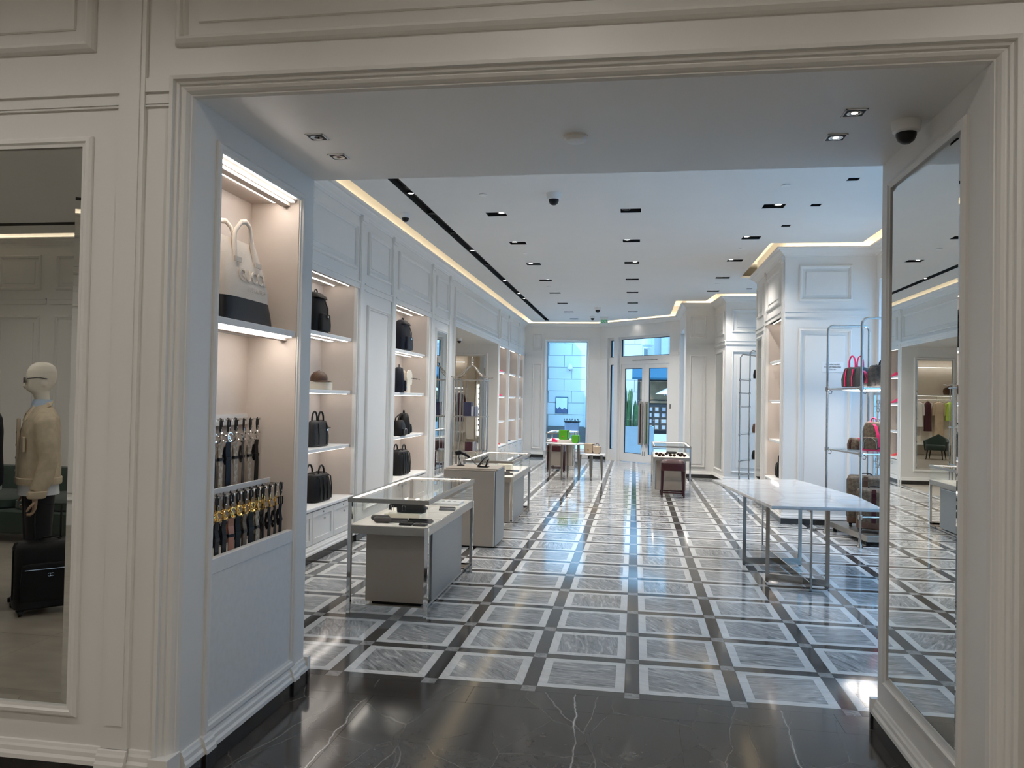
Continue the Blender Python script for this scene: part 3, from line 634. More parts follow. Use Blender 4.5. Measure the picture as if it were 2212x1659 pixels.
for q in ((.35, .50, .31, 2.70), (.35, .50, 2.91, 3.39), (.78, 2.59, 2.92, 3.40)):
    MB().box(*q, -.124, -.116, T=T_door).build('pane', 'winglass', wd)
    MB().frame(T_door, q[0], q[1], q[2], q[3], [(-.002, -.10), (-.002, -.14), (.014, -.14), (.014, -.10), (-.002, -.10)]).build('gasket', 'black', wd)
rail(wd, T_door, 2.67, 2.98, 2.94); rail(wd, T_door, .02, .29, 2.94)
baseboard(wd, [(-1.0+.29*C7, 22.6-.29*C7), (-1.0, 22.6), (-1.30, 22.6)]); baseboard(wd, [(1.12, 18.6), (1.12, 20.48), (-1.0+2.70*C7, 22.6-2.70*C7)])
MB().box(2.70, 2.72, 1.50, 1.62, 0, .012, T=T_door).build('key_switch', 'black', wd)
text('door_notice', 'THIS DOOR TO REMAIN UNLOCKED DURING BUSINESS HOURS', 'black', wd, T_door(1.69, 2.80, -.078), (PI/2, 0, -PI/4), .033, .001)
for k_, (a, b) in enumerate(((.785, 1.688), (1.694, 2.595))):
    t = struct('door_%d' % (k_+1), ['left', 'right'][k_]+' white framed glass leaf of the entrance door', 'door')
    g0, g1 = (a+.14, b-.10) if k_ == 0 else (a+.15, b-.085)
    holed(MB(), T_door, a, b, .01, 2.695, [(g0, g1, .24, 2.58)], -.145, -.095).build('door_frame', 'paint', t)
    MB().box(g0, g1, .24, 2.58, -.124, -.116, T=T_door).build('pane', 'winglass', t)
    MB().frame(T_door, g0, g1, .24, 2.58, [(-.002, -.108), (-.002, -.132), (.012, -.132), (.012, -.108), (-.002, -.108)]).build('gasket', 'black', t)
    hu = 1.60 if k_ == 0 else 1.83
    h = MB(); h.box(hu-.075, hu+.075, .50, 1.67, -.055, -.035, T=T_door); ho = h.build('door_handle', 'bronze', t, label='tall metal pull plate')
    MB().box(hu-.012, hu+.022, .54, 1.62, -.034, -.028, T=T_door).build('handle_inlay', 'maroonwood' if k_ == 0 else 'greendark', ho)
    mb = MB(); mb.box(hu-.02, hu+.02, .6, .64, -.096, -.055, T=T_door); mb.box(hu-.02, hu+.02, 1.5, 1.54, -.096, -.055, T=T_door); mb.build('handle_post', 'steel', ho)
    MB().box(b-.05 if k_ == 0 else a+.02, b-.03 if k_ == 0 else a+.04, .20, .32, -.096, -.085, T=T_door).build('lock', 'steel', t)
wr = struct('wall_right', 'white window wall and projecting piers along the right side', 'wall')
RW = [(5.1, 8.0, .28, 3.43), (8.5, 11.36, .28, 3.43), (14.35, 16.45, .28, 3.43)]
holed(MB(), T_right, 4.3, 17.0, 0, ZT, RW, -.25, 0).build('wall_face', 'paint', wr)
for i, q in enumerate(RW): window('window_%d' % (i+2), ['street window in right wall nearest the opening', 'street window in right wall behind the luggage rack', 'street window in the recess beyond the white pier'][i], T_right, *q, w=-.15)
mb = MB(); holed(mb, T_pil, 11.5, 14.1, 0, ZT, [(11.70, 13.02, 0, 2.96)], -.10, 0); mb.box(2.18, 3.3, 11.5, 11.62, 0, ZT); mb.box(2.18, 3.3, 13.98, 14.1, 0, ZT); mb.box(2.6, 2.7, 11.6, 14.0, 0, ZT); mb.build('pier', 'paint', wr)
for u0, u1 in ((11.53, 11.67), (13.05, 13.19)): pilaster(wr, T_pil, u0, u1)
panel(wr, T_pil, 11.78, 12.95, 3.14, 3.66); panel(wr, T_pil, 13.3, 13.98, 3.14, 3.66, PMN, .09); rail(wr, T_pil, 11.67, 13.05); rail(wr, T_pil, 13.19, 14.1, 2.93)
bay(wr, T_pil, 11.72, 13.0, .40)
mirror('pier_mirror', 'narrow mirror on the white pier beside its lit shelves', T_pil, 13.36, 13.92, .40, 2.77)
panel(wr, T_pilf, 2.27, 2.985, 3.14, 3.65, PM, .09); panel(wr, T_pilf, 2.27, 2.985, .28, 2.75, PM, .09); rail(wr, T_pilf, 2.08, 3.14, 2.97)
mb = MB(); mb.prism([(1.85, 16.7), (1.75, 17.85), (1.12, 17.85), (1.12, 18.30), (3.6, 18.30), (3.6, 16.7)], 0, ZT); mb.build('pier', 'paint', wr)
def T_side(u, v, w): return (1.12-w, u, v)
holed(MB(), T_side, 18.30, 20.48, 0, ZT, [(18.55, 20.10, .28, 3.40)], -.22, 0).build('wall_face', 'paint', wr)
window('window_5', 'side window between the slanted column and the entrance', T_side, 18.55, 20.10, .28, 3.40, w=-.14)
panel(wr, T_colf, 1.21, 1.56, 3.12, 3.61, PMN, .09); panel(wr, T_colf, 1.21, 1.56, .24, 2.73, PMN, .07); rail(wr, T_colf, 1.12, 1.75, 2.95)
panel(wr, T_cols, .15, 1.0, 3.12, 3.61, PMN, .1); rail(wr, T_cols, 0, 1.15, 2.95)
mirror('column_mirror', 'narrow dark mirror on the slanted column near the entrance', T_cols, .18, .98, .28, 2.74)
panel(wr, T_recf, 1.98, 3.1, 3.15, 3.63, PMN, .1); panel(wr, T_recf, 1.98, 3.1, .24, 2.77, PMN, .1); rail(wr, T_recf, 1.86, 3.28, 2.95)
baseboard(wr, [(3.3, 8.0), (3.3, 11.5), (2.08, 11.5), (2.08, 14.1), (3.3, 14.1), (3.3, 16.7), (1.85, 16.7), (1.75, 17.85), (1.12, 17.85), (1.12, 18.6)])
baseboard(wr, [(3.3, 4.4), (3.3, 8.0)])
# ------------------------------------------------------------------ the room behind the camera (seen in the front mirror)
wb = struct('wall_back', 'white panelled walls of the front room behind the viewer', 'wall')
mb = MB(); mb.box(-9.5, 3.6, -4.3, -4.1, 0, ZT); mb.box(-9.7, -9.5, -4.3, 3.3, 0, ZT); mb.box(3.4, 3.6, -4.3, 3.1, 0, ZT); mb.build('room_walls', 'paint', wb)
def T_back(u, v, w): return (u, -4.1+w, v)
for u0, u1 in ((-9.3, -8.6), (-8.35, -7.6), (-6.2, -4.9), (-4.6, -3.3), (-3.0, -1.5), (-1.2, .3), (.6, 2.6)): panel(wb, T_back, u0, u1, 3.14, 3.66); panel(wb, T_back, u0, u1, .3, 2.77); rail(wb, T_back, u0-.1, u1+.1)
pilaster(wb, T_back, -7.5, -7.35); rail(wb, T_back, -7.5, -6.3)
mb = MB(); mb.box(-7.25, -6.4, .5, 2.96, 0, .05, T=T_back); mb.build('bay_lining', 'niche', wb)
for z in (.55, 1.13, 1.745, 2.35): MB().box(-7.25, -6.4, z-.04, z, .0, .35, T=T_back).build('shelf', 'white', wb); MB().box(-7.2, -6.45, z-.05, z-.042, .28, .3, T=T_back).build('light_strip', 'led', wb)
for q in ((-7.29, -7.25), (-6.4, -6.36)): MB().box(*q, 0, 2.96, 0, .36, T=T_back).build('bay_edge', 'paint', wb)
FRP = [(-9.5, -4.1), (3.4, -4.1), (3.4, OY0), (-9.5, OY0)]
MB().sweep(FRP, CORN, closed=True).build('cornice', 'paint', wb); MB().sweep(FRP, [(.035, 3.856), (.075, 3.862), (.075, 3.870), (.035, 3.868), (.035, 3.856)], closed=True).build('cove_light_strip', 'frontcoveled', wb)
boxobj('front_ceiling', 'ceilpaint', wb, -9.25, 3.15, -3.85, 2.80, ZC, ZC+.03)
boxobj('ceiling_slot', 'blackhole', wb, -9.2, 3.1, -3.35, -3.2, ZC-.003, ZC+.01)
wb_f = MB(); wb_f.box(-9.6, 3.6, -4.3, 3.02, -.1, -.004); ff = tag(wb_f.build('floor', 'joint'), 'brown grey stone tile floor of the front room', 'floor', kind='structure')
for i in range(14):
    for j in range(8):
        x0, y0 = -9.5+.93*i, -4.1+.89*j
        boxobj('floor_tile', 'frontstone', ff, x0+.001, min(x0+.929, 3.4), y0+.001, min(y0+.889, 3.0), -.004, 0)
NTH0 = ['first', 'second', 'third', 'fourth', 'fifth']
for i, (x, y) in enumerate([(-7.6, -1.6), (-5.2, -1.6), (-2.8, -1.6), (-.4, -1.6), (2.0, -1.6), (-7.6, 1.35), (-5.2, 1.35), (-2.8, 1.35), (-.4, 1.35), (2.0, 1.35)]):
    t = thing('ceiling_downlight', 'black square downlight in the front room ceiling, %s row, %s from left' % ('mirror side' if y > 0 else 'back', NTH0[i % 5]), 'ceiling light', (x, y, ZC-.004), group='downlights in the front room')
    fr = MB(); fr.box(-.1, .1, -.1, .1, 0, .006); fr.build('housing', 'blackhole', t); MB().lathe([(0, -.004), (.03, -.004), (.03, .001), (0, .001)], 14).build('lamp_lens', 'lamp', t)
    spot('front_room_beam', x, y, ZC-.03, FRONT_W, 2.8, .5)
# ------------------------------------------------------------------ the street outside
g = MB(); g.box(-14, 16, 22.95, 60, -.25, -.03); g.box(3.75, 16, -8, 22.95, -.25, -.03); g.box(-14, -9.9, 18, 22.95, -.25, -.03); g.box(1.4, 3.75, 18.35, 22.95, -.25, -.03)
tag(g.build('ground', 'pavement'), 'pale paved street outside the store windows', 'ground', kind='structure')
fb = thing('street_facade', 'pale stone building across the street seen through the far window', 'building')
mb = MB(); mb.box(-9, 0.30, 31.0, 33.0, -.03, 9); mb.box(-9, -3.45, 30.0, 31.0, -.03, 5.2); mb.build('facade_wall', 'plasterjoint', fb)
rnd = random.Random(4)
for r_ in range(13):
    z0 = .62+.47*r_
    for c_ in range(5):
        x0 = -3.4+.92*c_-(.3 if r_ % 2 else 0); x1 = x0+.92; x0, x1 = max(x0, -3.44), min(x1, .30)
        if x1-x0 > .1: boxobj('facade_block', 'plaster', fb, x0+.008, x1-.008, 30.97, 31.0, z0+.008, z0+.462)
boxobj('facade_base', 'darkstone', fb, -3.4, .3, 30.9, 31.0, -.03, .60)
mb = MB(); mb.box(-1.95, -1.62, 30.86, 30.97, .6, 8.6); mb.box(-1.9, -1.67, 30.82, 30.86, .6, 8.6); mb.build('facade_pilaster', 'plaster', fb)
mb = MB(); mb.box(-4.9, -3.5, 29.95, 30.0, 0, 3.0); mb.build('shop_window', 'shopdark', fb)
mb = MB(); mb.box(-3.56, -3.46, 29.9, 30.0, 0, 3.1); mb.box(-5.0, -3.46, 29.9, 30.0, 3.0, 3.1); mb.build('shop_frame', 'black', fb)
boxobj('shop_sign', 'white', fb, -4.0, -3.66, 29.92, 29.95, 1.6, 2.15); boxobj('shop_panel', 'teal', fb, -4.6, -3.58, 29.93, 29.95, .1, 1.4)
MB().prism([(29.0, 3.2), (30.0, 3.5), (30.0, 3.62), (29.0, 3.32)], -5.2, -3.35, T=lambda a, b, c: (c, a, b)).build('shop_canopy', 'binmetal', fb)
t = thing('wall_lamp', 'small white lamp on the pale building beyond the far window', 'lamp', (-2.55, 30.97, 2.95))
MB().lathe([(.04, .16), (.10, .06), (.11, -.04), (.06, -.08)], 14, (0, -.12, 0)).build('lamp_shade', 'white', t, smooth=True); MB().box(-.05, .05, -.06, 0, -.04, .12).build('bracket', 'white', t); MB().sphere((0, -.12, -.09), .03).build('bulb', 'darkstone', t)
t = thing('wall_poster', 'framed blue and white poster on the building across the street', 'poster', (-2.86, 30.97, 1.46))
boxobj('poster_frame', 'teal', t, -.25, .25, -.03, 0, -.33, .33); boxobj('poster_sheet', 'white', t, -.22, .22, -.036, -.031, -.30, .30)
mb = MB(); mb.prism([(-.22, -.3), (.22, -.3), (.22, -.16), (.1, -.1), (.02, -.18), (-.08, -.06), (-.16, -.14), (-.22, -.1)], 0, .003, T=lambda a, b, c: (a, -.037-c, b)); mb.build('poster_print', 'bluegrey', t)
t = thing('litter_bin', 'blue grey street litter bin with spiked rim beyond the far window', 'bin', (-2.36, 30.0, -.03))
MB().box(-.27, .27, -.22, .22, 0, .86).build('bin_body', 'binmetal', t, bevel=.03)
mb = MB()
for i in range(11):
    a = -.26+.052*i; mb.cbox((a, -.23, .92), (.018, .018, .16), Matrix.Rotation(.3 if i % 2 else -.3, 3, 'Y'))
mb.build('rim_spikes', 'black', t); boxobj('bin_lid', 'black', t, -.30, .30, -.25, .25, .86, .89)
t = thing('planter', 'white square planter outside the entrance door', 'planter', (-.02, 24.7, -.03))
holed(MB(), lambda u, v, w: (u, v, w), -.55, .62, -.4, .4, [(-.5, .57, -.35, .35)], 0, .93).build('planter_box', 'planter', t)
boxobj('soil', 'darkstone', t, -.5, .57, -.35, .35, .7, .86)
t = thing('cactus', 'tall clump of green cactus columns in the white planter', 'plant', (-.12, 24.7, .83))
rnd = random.Random(7)
for i in range(13):
    x, y = rnd.uniform(-.30, .16), rnd.uniform(-.2, .2); h = rnd.uniform(.85, 1.3)*(1.0 if x < 0.05 else .7); dx = rnd.uniform(-.05, .1); r = rnd.uniform(.045, .065)
    MB().tube([(x, y, 0), (x+dx*.3, y, h*.4), (x+dx*.8, y, h*.85), (x+dx, y, h)], [r, r*1.1, r, r*.3], 7).build('cactus_column', 'cactus', t)
t = thing('cactus', 'low small cactus at the right end of the white planter', 'plant', (.36, 24.7, .83))
for i in range(5):
    x = rnd.uniform(-.09, .09); h = rnd.uniform(.3, .6); MB().tube([(x, rnd.uniform(-.1, .1), 0), (x*1.3, 0, h*.7), (x*1.4, 0, h)], [.03, .034, .01], 7).build('cactus_column', 'cactus', t)
t = thing('market_stall', 'wooden stall with teal awning and display board seen through the right door', 'stall', (0, 0, 0))
MB().prism([(27.9, 2.45), (29.2, 2.95), (29.2, 3.02), (27.9, 2.52)], -.1, 2.6, T=lambda a, b, c: (c, a, b)).build('awning', 'teal', t)
mb = MB(); mb.box(.1, 2.5, 29.2, 30.2, 0, 2.95); mb.build('stall_body', 'shopdark', t)
boxobj('stall_fascia', 'kioskwood', t, .2, 2.4, 29.12, 29.2, 1.75, 2.42); boxobj('stall_shelf', 'kioskwood', t, .2, 2.4, 29.0, 29.2, 1.62, 1.7)
boxobj('display_board', 'shopdark', t, .45, 1.9, 29.06, 29.12, .62, 1.58)
for i in range(5):
    for j in range(4):
        w_ = .15 if (i+j) % 3 else .2; x, z = .56+.25*i, .74+.22*j; f = boxobj('frame', 'kioskwood', t, x-w_/2, x+w_/2, 29.03, 29.06, z-.08, z+.08); boxobj('card', 'bookgrey', f, x-w_/2+.02, x+w_/2-.02, 29.02, 29.03, z-.06, z+.06)
boxobj('counter', 'planter', t, .3, 2.4, 28.6, 29.0, .0, .5)
text('stall_sign', 'NIC', 'white', t, (1.22, 29.10, 1.95), (PI/2, 0, 0), .2, .004)
t = thing('street_umbrella', 'white market umbrella beside the wooden stall', 'umbrella', (1.5, 28.2, -.03))
MB().lathe([(0, 2.35), (.3, 2.24), (.75, 2.0), (.78, 1.97)], 8).build('canopy', 'white', t); MB().tube([(0, 0, 0), (0, 0, 2.36)], .025).build('pole', 'steel', t)
t = thing('street_lantern', 'pale hanging lantern outside above the entrance doors', 'lantern', (.40, 26.6, 3.42))
MB().lathe([(.05, 0), (.13, .04), (.13, .10), (.18, .13), (.20, .16), (.20, .50), (.23, .53), (.10, .62), (.04, .66)], 12).build('lantern_body', 'planter', t); MB().tube([(0, 0, .66), (0, 0, 1.0), (-.1, -3.8, 1.0), (-.1, -3.8, .83)], .015).build('lantern_rod', 'binmetal', t)
fc = thing('fluted_building', 'cream fluted building front seen through the transom window', 'building')
boxobj('building_wall', 'plaster', fc, .35, 9, 33, 34, -.03, 9)
for i in range(9): boxobj('fluted_pier', 'cream', fc, .5+.55*i, .78+.55*i, 32.8, 33, -.03, 8.8)
rb = thing('side_building', 'blue grey building across the side street beyond the right windows', 'building')
boxobj('building_wall', 'plaster', rb, 10.5, 12, -8, 30, -.03, 9)
for i in range(12):
    for j in range(2):
        y = -5+2.8*i; wn_ = boxobj('window', 'teal', rb, 10.46, 10.5, y, y+1.7, .8+3.2*j, 3.0+3.2*j); boxobj('pane', 'bluegrey', wn_, 10.44, 10.46, y+.1, y+1.6, .9+3.2*j, 2.9+3.2*j)
t = thing('street_plant', 'dark leafy plant outside the window behind the luggage rack', 'plant', (4.3, 14.2, -.03))
MB().lathe([(.2, 0), (.28, .5), (.26, .5), (.2, .45)], 14).build('pot', 'darkstone', t); rnd = random.Random(2)
for i in range(16):
    a, e, L = rnd.uniform(0, 6.28), rnd.uniform(.5, 1.3), rnd.uniform(.7, 1.2); d = Vector((math.cos(a)*math.cos(e), math.sin(a)*math.cos(e), math.sin(e)))
    MB().ribbon([Vector((0, 0, .45)), Vector((0, 0, .45))+d*L*.6, Vector((0, 0, .45))+d*L+Vector((0, 0, -.1))], d.cross(Vector((0, 0, 1))), [.02, .16, .01], .004).build('leaf', 'leaf', t)
# ------------------------------------------------------------------ small ceiling and wall fixtures
def dome_camera(label, x, y, z, s_=1.0):
    t = thing('dome_camera', label, 'camera', (x, y, z))
    MB().lathe([(.062*s_, 0), (.062*s_, -.012*s_), (.056*s_, -.045*s_), (.046*s_, -.052*s_)], 20).build('camera_base', 'white', t, smooth=True)
    MB().lathe([(.043*s_, -.050*s_), (.042*s_, -.066*s_), (.034*s_, -.085*s_), (.018*s_, -.097*s_), (0, -.10*s_)], 20).build('camera_dome', 'black', t, smooth=True)
dome_camera('dome camera under the opening soffit by the right jamb', 1.175, 3.68, ZS); dome_camera('wide dome camera near the front of the middle ceiling', -.90, 8.38, ZC, 1.3)
dome_camera('small dome camera beside the black slot near the shelf wall', -2.80, 9.17, ZC); dome_camera('dome camera in the far middle of the ceiling', -.91, 18.8, ZC, 1.3)
dome_camera('farthest small dome camera on the ceiling left of the exit sign', -1.14, 20.8, ZC, 1.1)
dome_camera('dome camera under the soffit inside the left passage', -3.75, 16.4, 2.96)
t = thing('smoke_detector', 'round white smoke detector under the opening soffit', 'smoke detector', (-.30, 3.73, ZS))
MB().lathe([(.052, 0), (.054, -.010), (.046, -.024), (.020, -.028), (0, -.028)], 24).build('detector_body', 'white', t, smooth=True); MB().lathe([(.060, 0), (.060, -.004), (.052, -.004)], 24).build('detector_base', 'cream', t)
for lab, x, y in (('first flat white disc in the ceiling left of the dome camera', -1.68, 8.36), ('second flat white disc along the left downlight row', -1.69, 11.8), ('third flat white disc along the left downlight row', -1.72, 15.3),
                  ('nearest flat white disc on the window side of the ceiling', 1.49, 8.26), ('second flat white disc on the window side of the ceiling', 1.50, 11.62), ('third flat white disc on the window side of the ceiling', 1.50, 15.0)):
    t = thing('sprinkler_cover', lab, 'sprinkler', (x, y, ZC)); MB().lathe([(.045, -.002), (.045, -.009), (.038, -.012), (0, -.012)], 20).build('cover_disc', 'white', t, smooth=True); MB().lathe([(.03, 0), (.03, -.004)], 16).build('cover_neck', 'steel', t)
t = thing('exit_sign', 'green exit sign hanging from the far ceiling', 'sign', (-.845, 21.0, 3.80), 0)
boxobj('sign_panel', 'white', t, -.10, .10, -.006, .006, -.105, .105); boxobj('sign_mount', 'white', t, -.12, .12, -.02, .02, .105, .118)
text('sign_letters', 'EXIT', 'exitgreen', t, (0, -.008, 0), (PI/2, 0, 0), .105, .002, sx=.78, bevel=.003)
t = thing('alarm_sign', 'small white methane alarm notice on the pier front panel', 'sign', (2.73, 11.49, 2.215))
boxobj('sign_plate', 'white', t, -.145, .145, -.009, 0, -.07, .07)
for i, q in enumerate(('METHANE ALARM', 'EVACUATE BUILDING', 'CALL 911')): text('sign_text', q, 'black', t, (0, -.0105, .036-.036*i), (PI/2, 0, 0), .028, .0008, sx=.82)
for lab, x, y, ax, ay in (('square recessed lamp in the soffit above the niche, front one', -1.56, 3.61, -.3, 0), ('square recessed lamp in the soffit above the niche, rear one', -1.57, 3.92, -.3, 0),
                          ('square recessed lamp in the soffit by the right jamb, front one', .92, 3.54, .3, 0), ('square recessed lamp in the soffit by the right jamb, rear one', .92, 3.86, .3, 0)):
    t = thing('soffit_downlight', lab, 'ceiling light', (x, y, ZS), group='soffit downlights')
    fr = MB(); h_ = .046
    for q in ((-h_, -h_+.006, -h_, h_), (h_-.006, h_, -h_, h_), (-h_, h_, -h_, -h_+.006), (-h_, h_, h_-.006, h_)): fr.box(*q, -.004, -.0005)
    fr.build('rim', 'white', t); boxobj('housing', 'blackhole', t, -h_+.006, h_-.006, -h_+.006, h_-.006, -.003, -.0008)
    MB().lathe([(.030, -.0032), (.032, -.0045), (.026, -.0046), (.024, -.0034)], 18).build('reflector', 'chrome', t); MB().lathe([(0, -.0034), (.013, -.0034), (.013, -.0042), (0, -.0042)], 14).build('lamp_lens', 'lamp' if x > 0 else 'darkdome', t)
    spot('soffit_beam', x, y, ZS-.02, 4.0, 1.2, .8)
# ------------------------------------------------------------------ bags
def loop(mb, x0, x1, y, z, h, r, n=8, flat=1.0, m=0, lean=0.0):
    cx, rx = (x0+x1)/2, (x1-x0)/2; pts = [(x0, y, z)]
    for i in range(9):
        a = PI-PI*i/8; pts.append((cx+rx*math.cos(a), y+lean*math.sin(a), z+h*.35+h*.65*math.sin(a)))
    pts.append((x1, y, z)); mb.tube(pts, r, n, m, flat)
def soft(w, d, h, e=5, top=.9, bulge=1.03, n=32, z0=0.0):
    return [(z0, w*.46, d*.44, 0, 0, e), (z0+h*.015, w*.49, d*.48, 0, 0, e), (z0+h*.06, w*.5, d*.5, 0, 0, e), (z0+h*.4, w*.5*bulge, d*.5*bulge, 0, 0, e), (z0+h*.8, w*.5*(top+1)/2, d*.5*(top+.9)/2, 0, 0, e-1), (z0+h*.94, w*.5*top, d*.5*top, 0, 0, e-1.5), (z0+h*.985, w*.5*top*.9, d*.5*top*.8, 0, 0, e-2), (z0+h, w*.5*top*.7, d*.5*top*.55, 0, 0, e-2)]
# tote in the niche
t = thing('tote_bag', 'cream canvas tote bag with black base on the niche shelf', 'bag', (-2.045, 3.775, 2.046), PI/2)
MB().loft([(0, .25, .075, 0, 0, 6), (.01, .265, .082, 0, 0, 6), (.06, .262, .08, 0, 0, 5), (.128, .25, .074, 0, 0, 4)]).build('leather_base', 'black', t, smooth=True)
MB().loft([(.126, .248, .073, 0, 0, 4), (.20, .242, .070, 0, 0, 4), (.30, .225, .058, 0, .01, 4), (.38, .205, .040, 0, .018, 4), (.435, .19, .028, 0, .022, 4), (.43, .18, .020, 0, .022, 4), (.40, .17, .015, 0, .022, 4)]).build('canvas_body', 'canvas', t, smooth=True)
mb = MB(); mb.tube([(-.10, -.035, .33), (-.095, -.022, .42), (-.08, -.02, .475), (-.04, -.03, .525), (.0, -.035, .535), (.05, -.03, .52), (.085, -.02, .47), (.10, -.02, .42), (.105, -.035, .33)], [.020, .020, .015, .014, .014, .014, .015, .020, .020], 8, flat=.55, up=(0, 1, 0)); mb.build('handle', 'canvas', t, smooth=True)
mb = MB(); mb.tube([(-.16, .04, .40), (-.155, .05, .475), (-.11, .05, .52), (-.05, .05, .53), (0, .05, .51), (.03, .045, .46), (.035, .045, .40)], .014, 8, flat=.55, up=(0, 1, 0)); mb.build('handle', 'canvas', t, smooth=True)
for x in (-.105, .108): MB().box(x-.032, x+.032, -.056, -.049, .31, .335).build('handle_patch', 'canvas', t)
o = text('embossed_letters', 'GUCCI', 'canvas', t, (.03, -.0625, .245), (PI/2-.13, 0, 0), .090, .0018, bevel=.0022); o2 = text('embossed_letters', 'LOS ANGELES', 'canvas', t, (.07, -.0700, .180), (PI/2-.06, 0, 0), .034, .001, bevel=.0008, sx=.9)
def backpack(name, label, loc, rz, w, d, h, m, group=None, flap=True):
    t = thing(name, label, 'backpack', loc, rz, group)
    MB().loft([(q[0], q[1], q[2], 0, 0, q[5]) for q in soft(w, d, h, 4, .72)]).build('pack_body', m, t, smooth=True)
    MB().loft(soft(w*.66, d*.30, h*.42, 5, .96), T=lambda x, y, z: (x, y-d*.52, z+h*.06)).build('front_pocket', m, t, smooth=True)
    mb = MB(); loop(mb, -.035, .035, 0, h*.96, .055, .008, flat=.6); mb.build('top_handle', m, t, smooth=True)
    for s_ in (-1, 1):
        mb = MB(); mb.ribbon([(s_*w*.22, d*.30, h*.93), (s_*w*.30, d*.62, h*.75), (s_*w*.36, d*.68, h*.45), (s_*w*.42, d*.42, h*.12)], (1, 0, 0), .05, .010); mb.build('shoulder_strap', m, t, smooth=True)
    if flap:
        MB().loft([(0, w*.40, d*.34, 0, 0, 4), (.03, w*.36, d*.28, 0, 0, 4), (.045, w*.25, d*.16, 0, 0, 3)], T=lambda x, y, z: (x, y-d*.12, z+h*.86)).build('flap', m, t, smooth=True)
        MB().ribbon([(0, -d*.48, h*.86), (0, -d*.70, h*.6), (0, -d*.71, h*.34)], (1, 0, 0), .024, .006).build('closing_strap', m, t); MB().box(-.016, .016, -d*.74, -d*.70, h*.38, h*.43).build('buckle', 'chrome', t)
    else:
        mb = MB(); loop(mb, -w*.28, w*.28, -d*.68, h*.10, h*.36, .003); mb.build('zip', 'chrome', t)
    return t
def duffel(name, label, loc, rz, w, d, h, m, ribs=True, handle='leather', hh=.12):
    t = thing(name, label, 'bag', loc, rz)
    MB().loft(soft(w, d, h, 4.5, .86)).build('bag_body', m, t, smooth=True)
    for x in ((-.32, -.1, .12, .34) if ribs else (-.25, .25)):
        pts = [(x*w, -d*.515, .02), (x*w, -d*.525, h*.45), (x*w, -d*.47, h*.85), (x*w*.95, -d*.2, h*1.0), (x*w*.95, d*.2, h*1.0), (x*w, d*.47, h*.85), (x*w, d*.525, h*.4), (x*w, d*.51, .02)]
        MB().tube(pts, .006, 6).build('piping', m, t, smooth=True)
    for y in (-d*.28, d*.28):
        mb = MB(); loop(mb, -w*.16, w*.16, y, h*.88, hh, .010, lean=0); mb.build('handle', handle, t, smooth=True)
    mb = MB(); mb.ribbon([(w*.40, -d*.1, h*.86), (w*.52, -.02, h*.72), (w*.56, 0, h*.45), (w*.52, .0, h*.2)], (0, 1, 0), .035, .008); mb.build('shoulder_strap', handle, t, smooth=True)
    return t
backpack('backpack', 'black leather backpack on the top shelf of the nearest bay', (-3.42, 7.98, 2.351), PI/2, .40, .20, .44, 'leather')
t = thing('riser_block', 'cream display block under a cap in the nearest shelf bay', 'display block', (-3.40, 8.12, 1.746), PI/2+.15)
MB().box(-.13, .13, -.10, .10, 0, .085).build('block', 'acrylic', t, bevel=.004); MB().box(-.11, .11, -.08, .08, .085, .089).build('block_top', 'acrylic', t); MB().box(.03, .11, .04, .06, .089, .16).build('back_tab', 'acrylic', t)
t = thing('cap', 'brown baseball cap on the cream block in nearest bay', 'cap', (-3.40, 8.07, 1.836), PI/2-.4)
MB().lathe([(.092, 0), (.095, .03), (.085, .07), (.055, .10), (.02, .113), (0, .114)], 24).build('cap_crown', 'brownleather', t, smooth=True)
mb = MB(); pts = [(-.09*math.cos(a), -.09*math.sin(a), .012) for a in [PI*i/12 for i in range(13)]]; q_ = [(-.09*math.cos(a)*.9, -.09*math.sin(a)-.085*math.sin(a), -.002) for a in [PI*i/12 for i in range(13)]]
vs_ = pts+q_; mb.add(vs_+[(x, y, z-.004) for x, y, z in vs_], [(i, i+1, 14+i, 13+i) for i in range(12)]+[(26+13+i, 26+14+i, 26+i+1, 26+i) for i in range(12)]+[(13+i, 14+i, 40+i, 39+i) for i in range(12)]); mb.build('cap_peak', 'brownleather', t)
MB().sphere((0, 0, .114), .008).build('cap_button', 'brownleather', t)
t = duffel('briefcase', 'black quilted briefcase with round handles in the nearest bay', (-3.40, 8.06, 1.131), PI/2, .42, .13, .28, 'monoblack', ribs=False, handle='leather', hh=.13)
MB().ribbon([(-.20, -.069, .20), (.20, -.069, .20)], (0, 0, 1), .006, .004).build('pocket_seam', 'leather', t); MB().box(.10, .125, -.074, -.068, .165, .185).build('badge', 'chrome', t)
duffel('duffel_bag', 'black ribbed duffel bag on the counter of the nearest bay', (-3.40, 8.03, .546), PI/2, .46, .24, .30, 'leather')
backpack('backpack', 'navy leather backpack with buckled flap in the second bay', (-3.40, 11.10, 2.351), PI/2, .46, .20, .46, 'navy')
backpack('backpack', 'small navy bag beside the sunglasses head in second bay', (-3.32, 10.72, 1.746), PI/2+.3, .34, .16, .36, 'navy', flap=False)
t = thing('eyewear_stand', 'cream cutout display head wearing sunglasses in second bay', 'display head', (-3.40, 11.33, 1.746), PI/2)
HP = [(-.10, 0), (.06, 0), (.06, .12), (.13, .125), (.15, .17), (.14, .18), (.165, .215), (.155, .24), (.15, .28), (.11, .325), (.04, .345), (-.05, .34), (-.11, .30), (-.13, .24), (-.10, .17)]
for y in (-.05, .05): MB().prism(HP, -.006, .006, T=lambda a, b, c, y=y: (a, y+c, b)).build('head_profile', 'acrylic', t)
for z in (.05, .30): MB().box(-.05, .05, -.044, .044, z-.004, z+.004).build('cross_bar', 'acrylic', t)
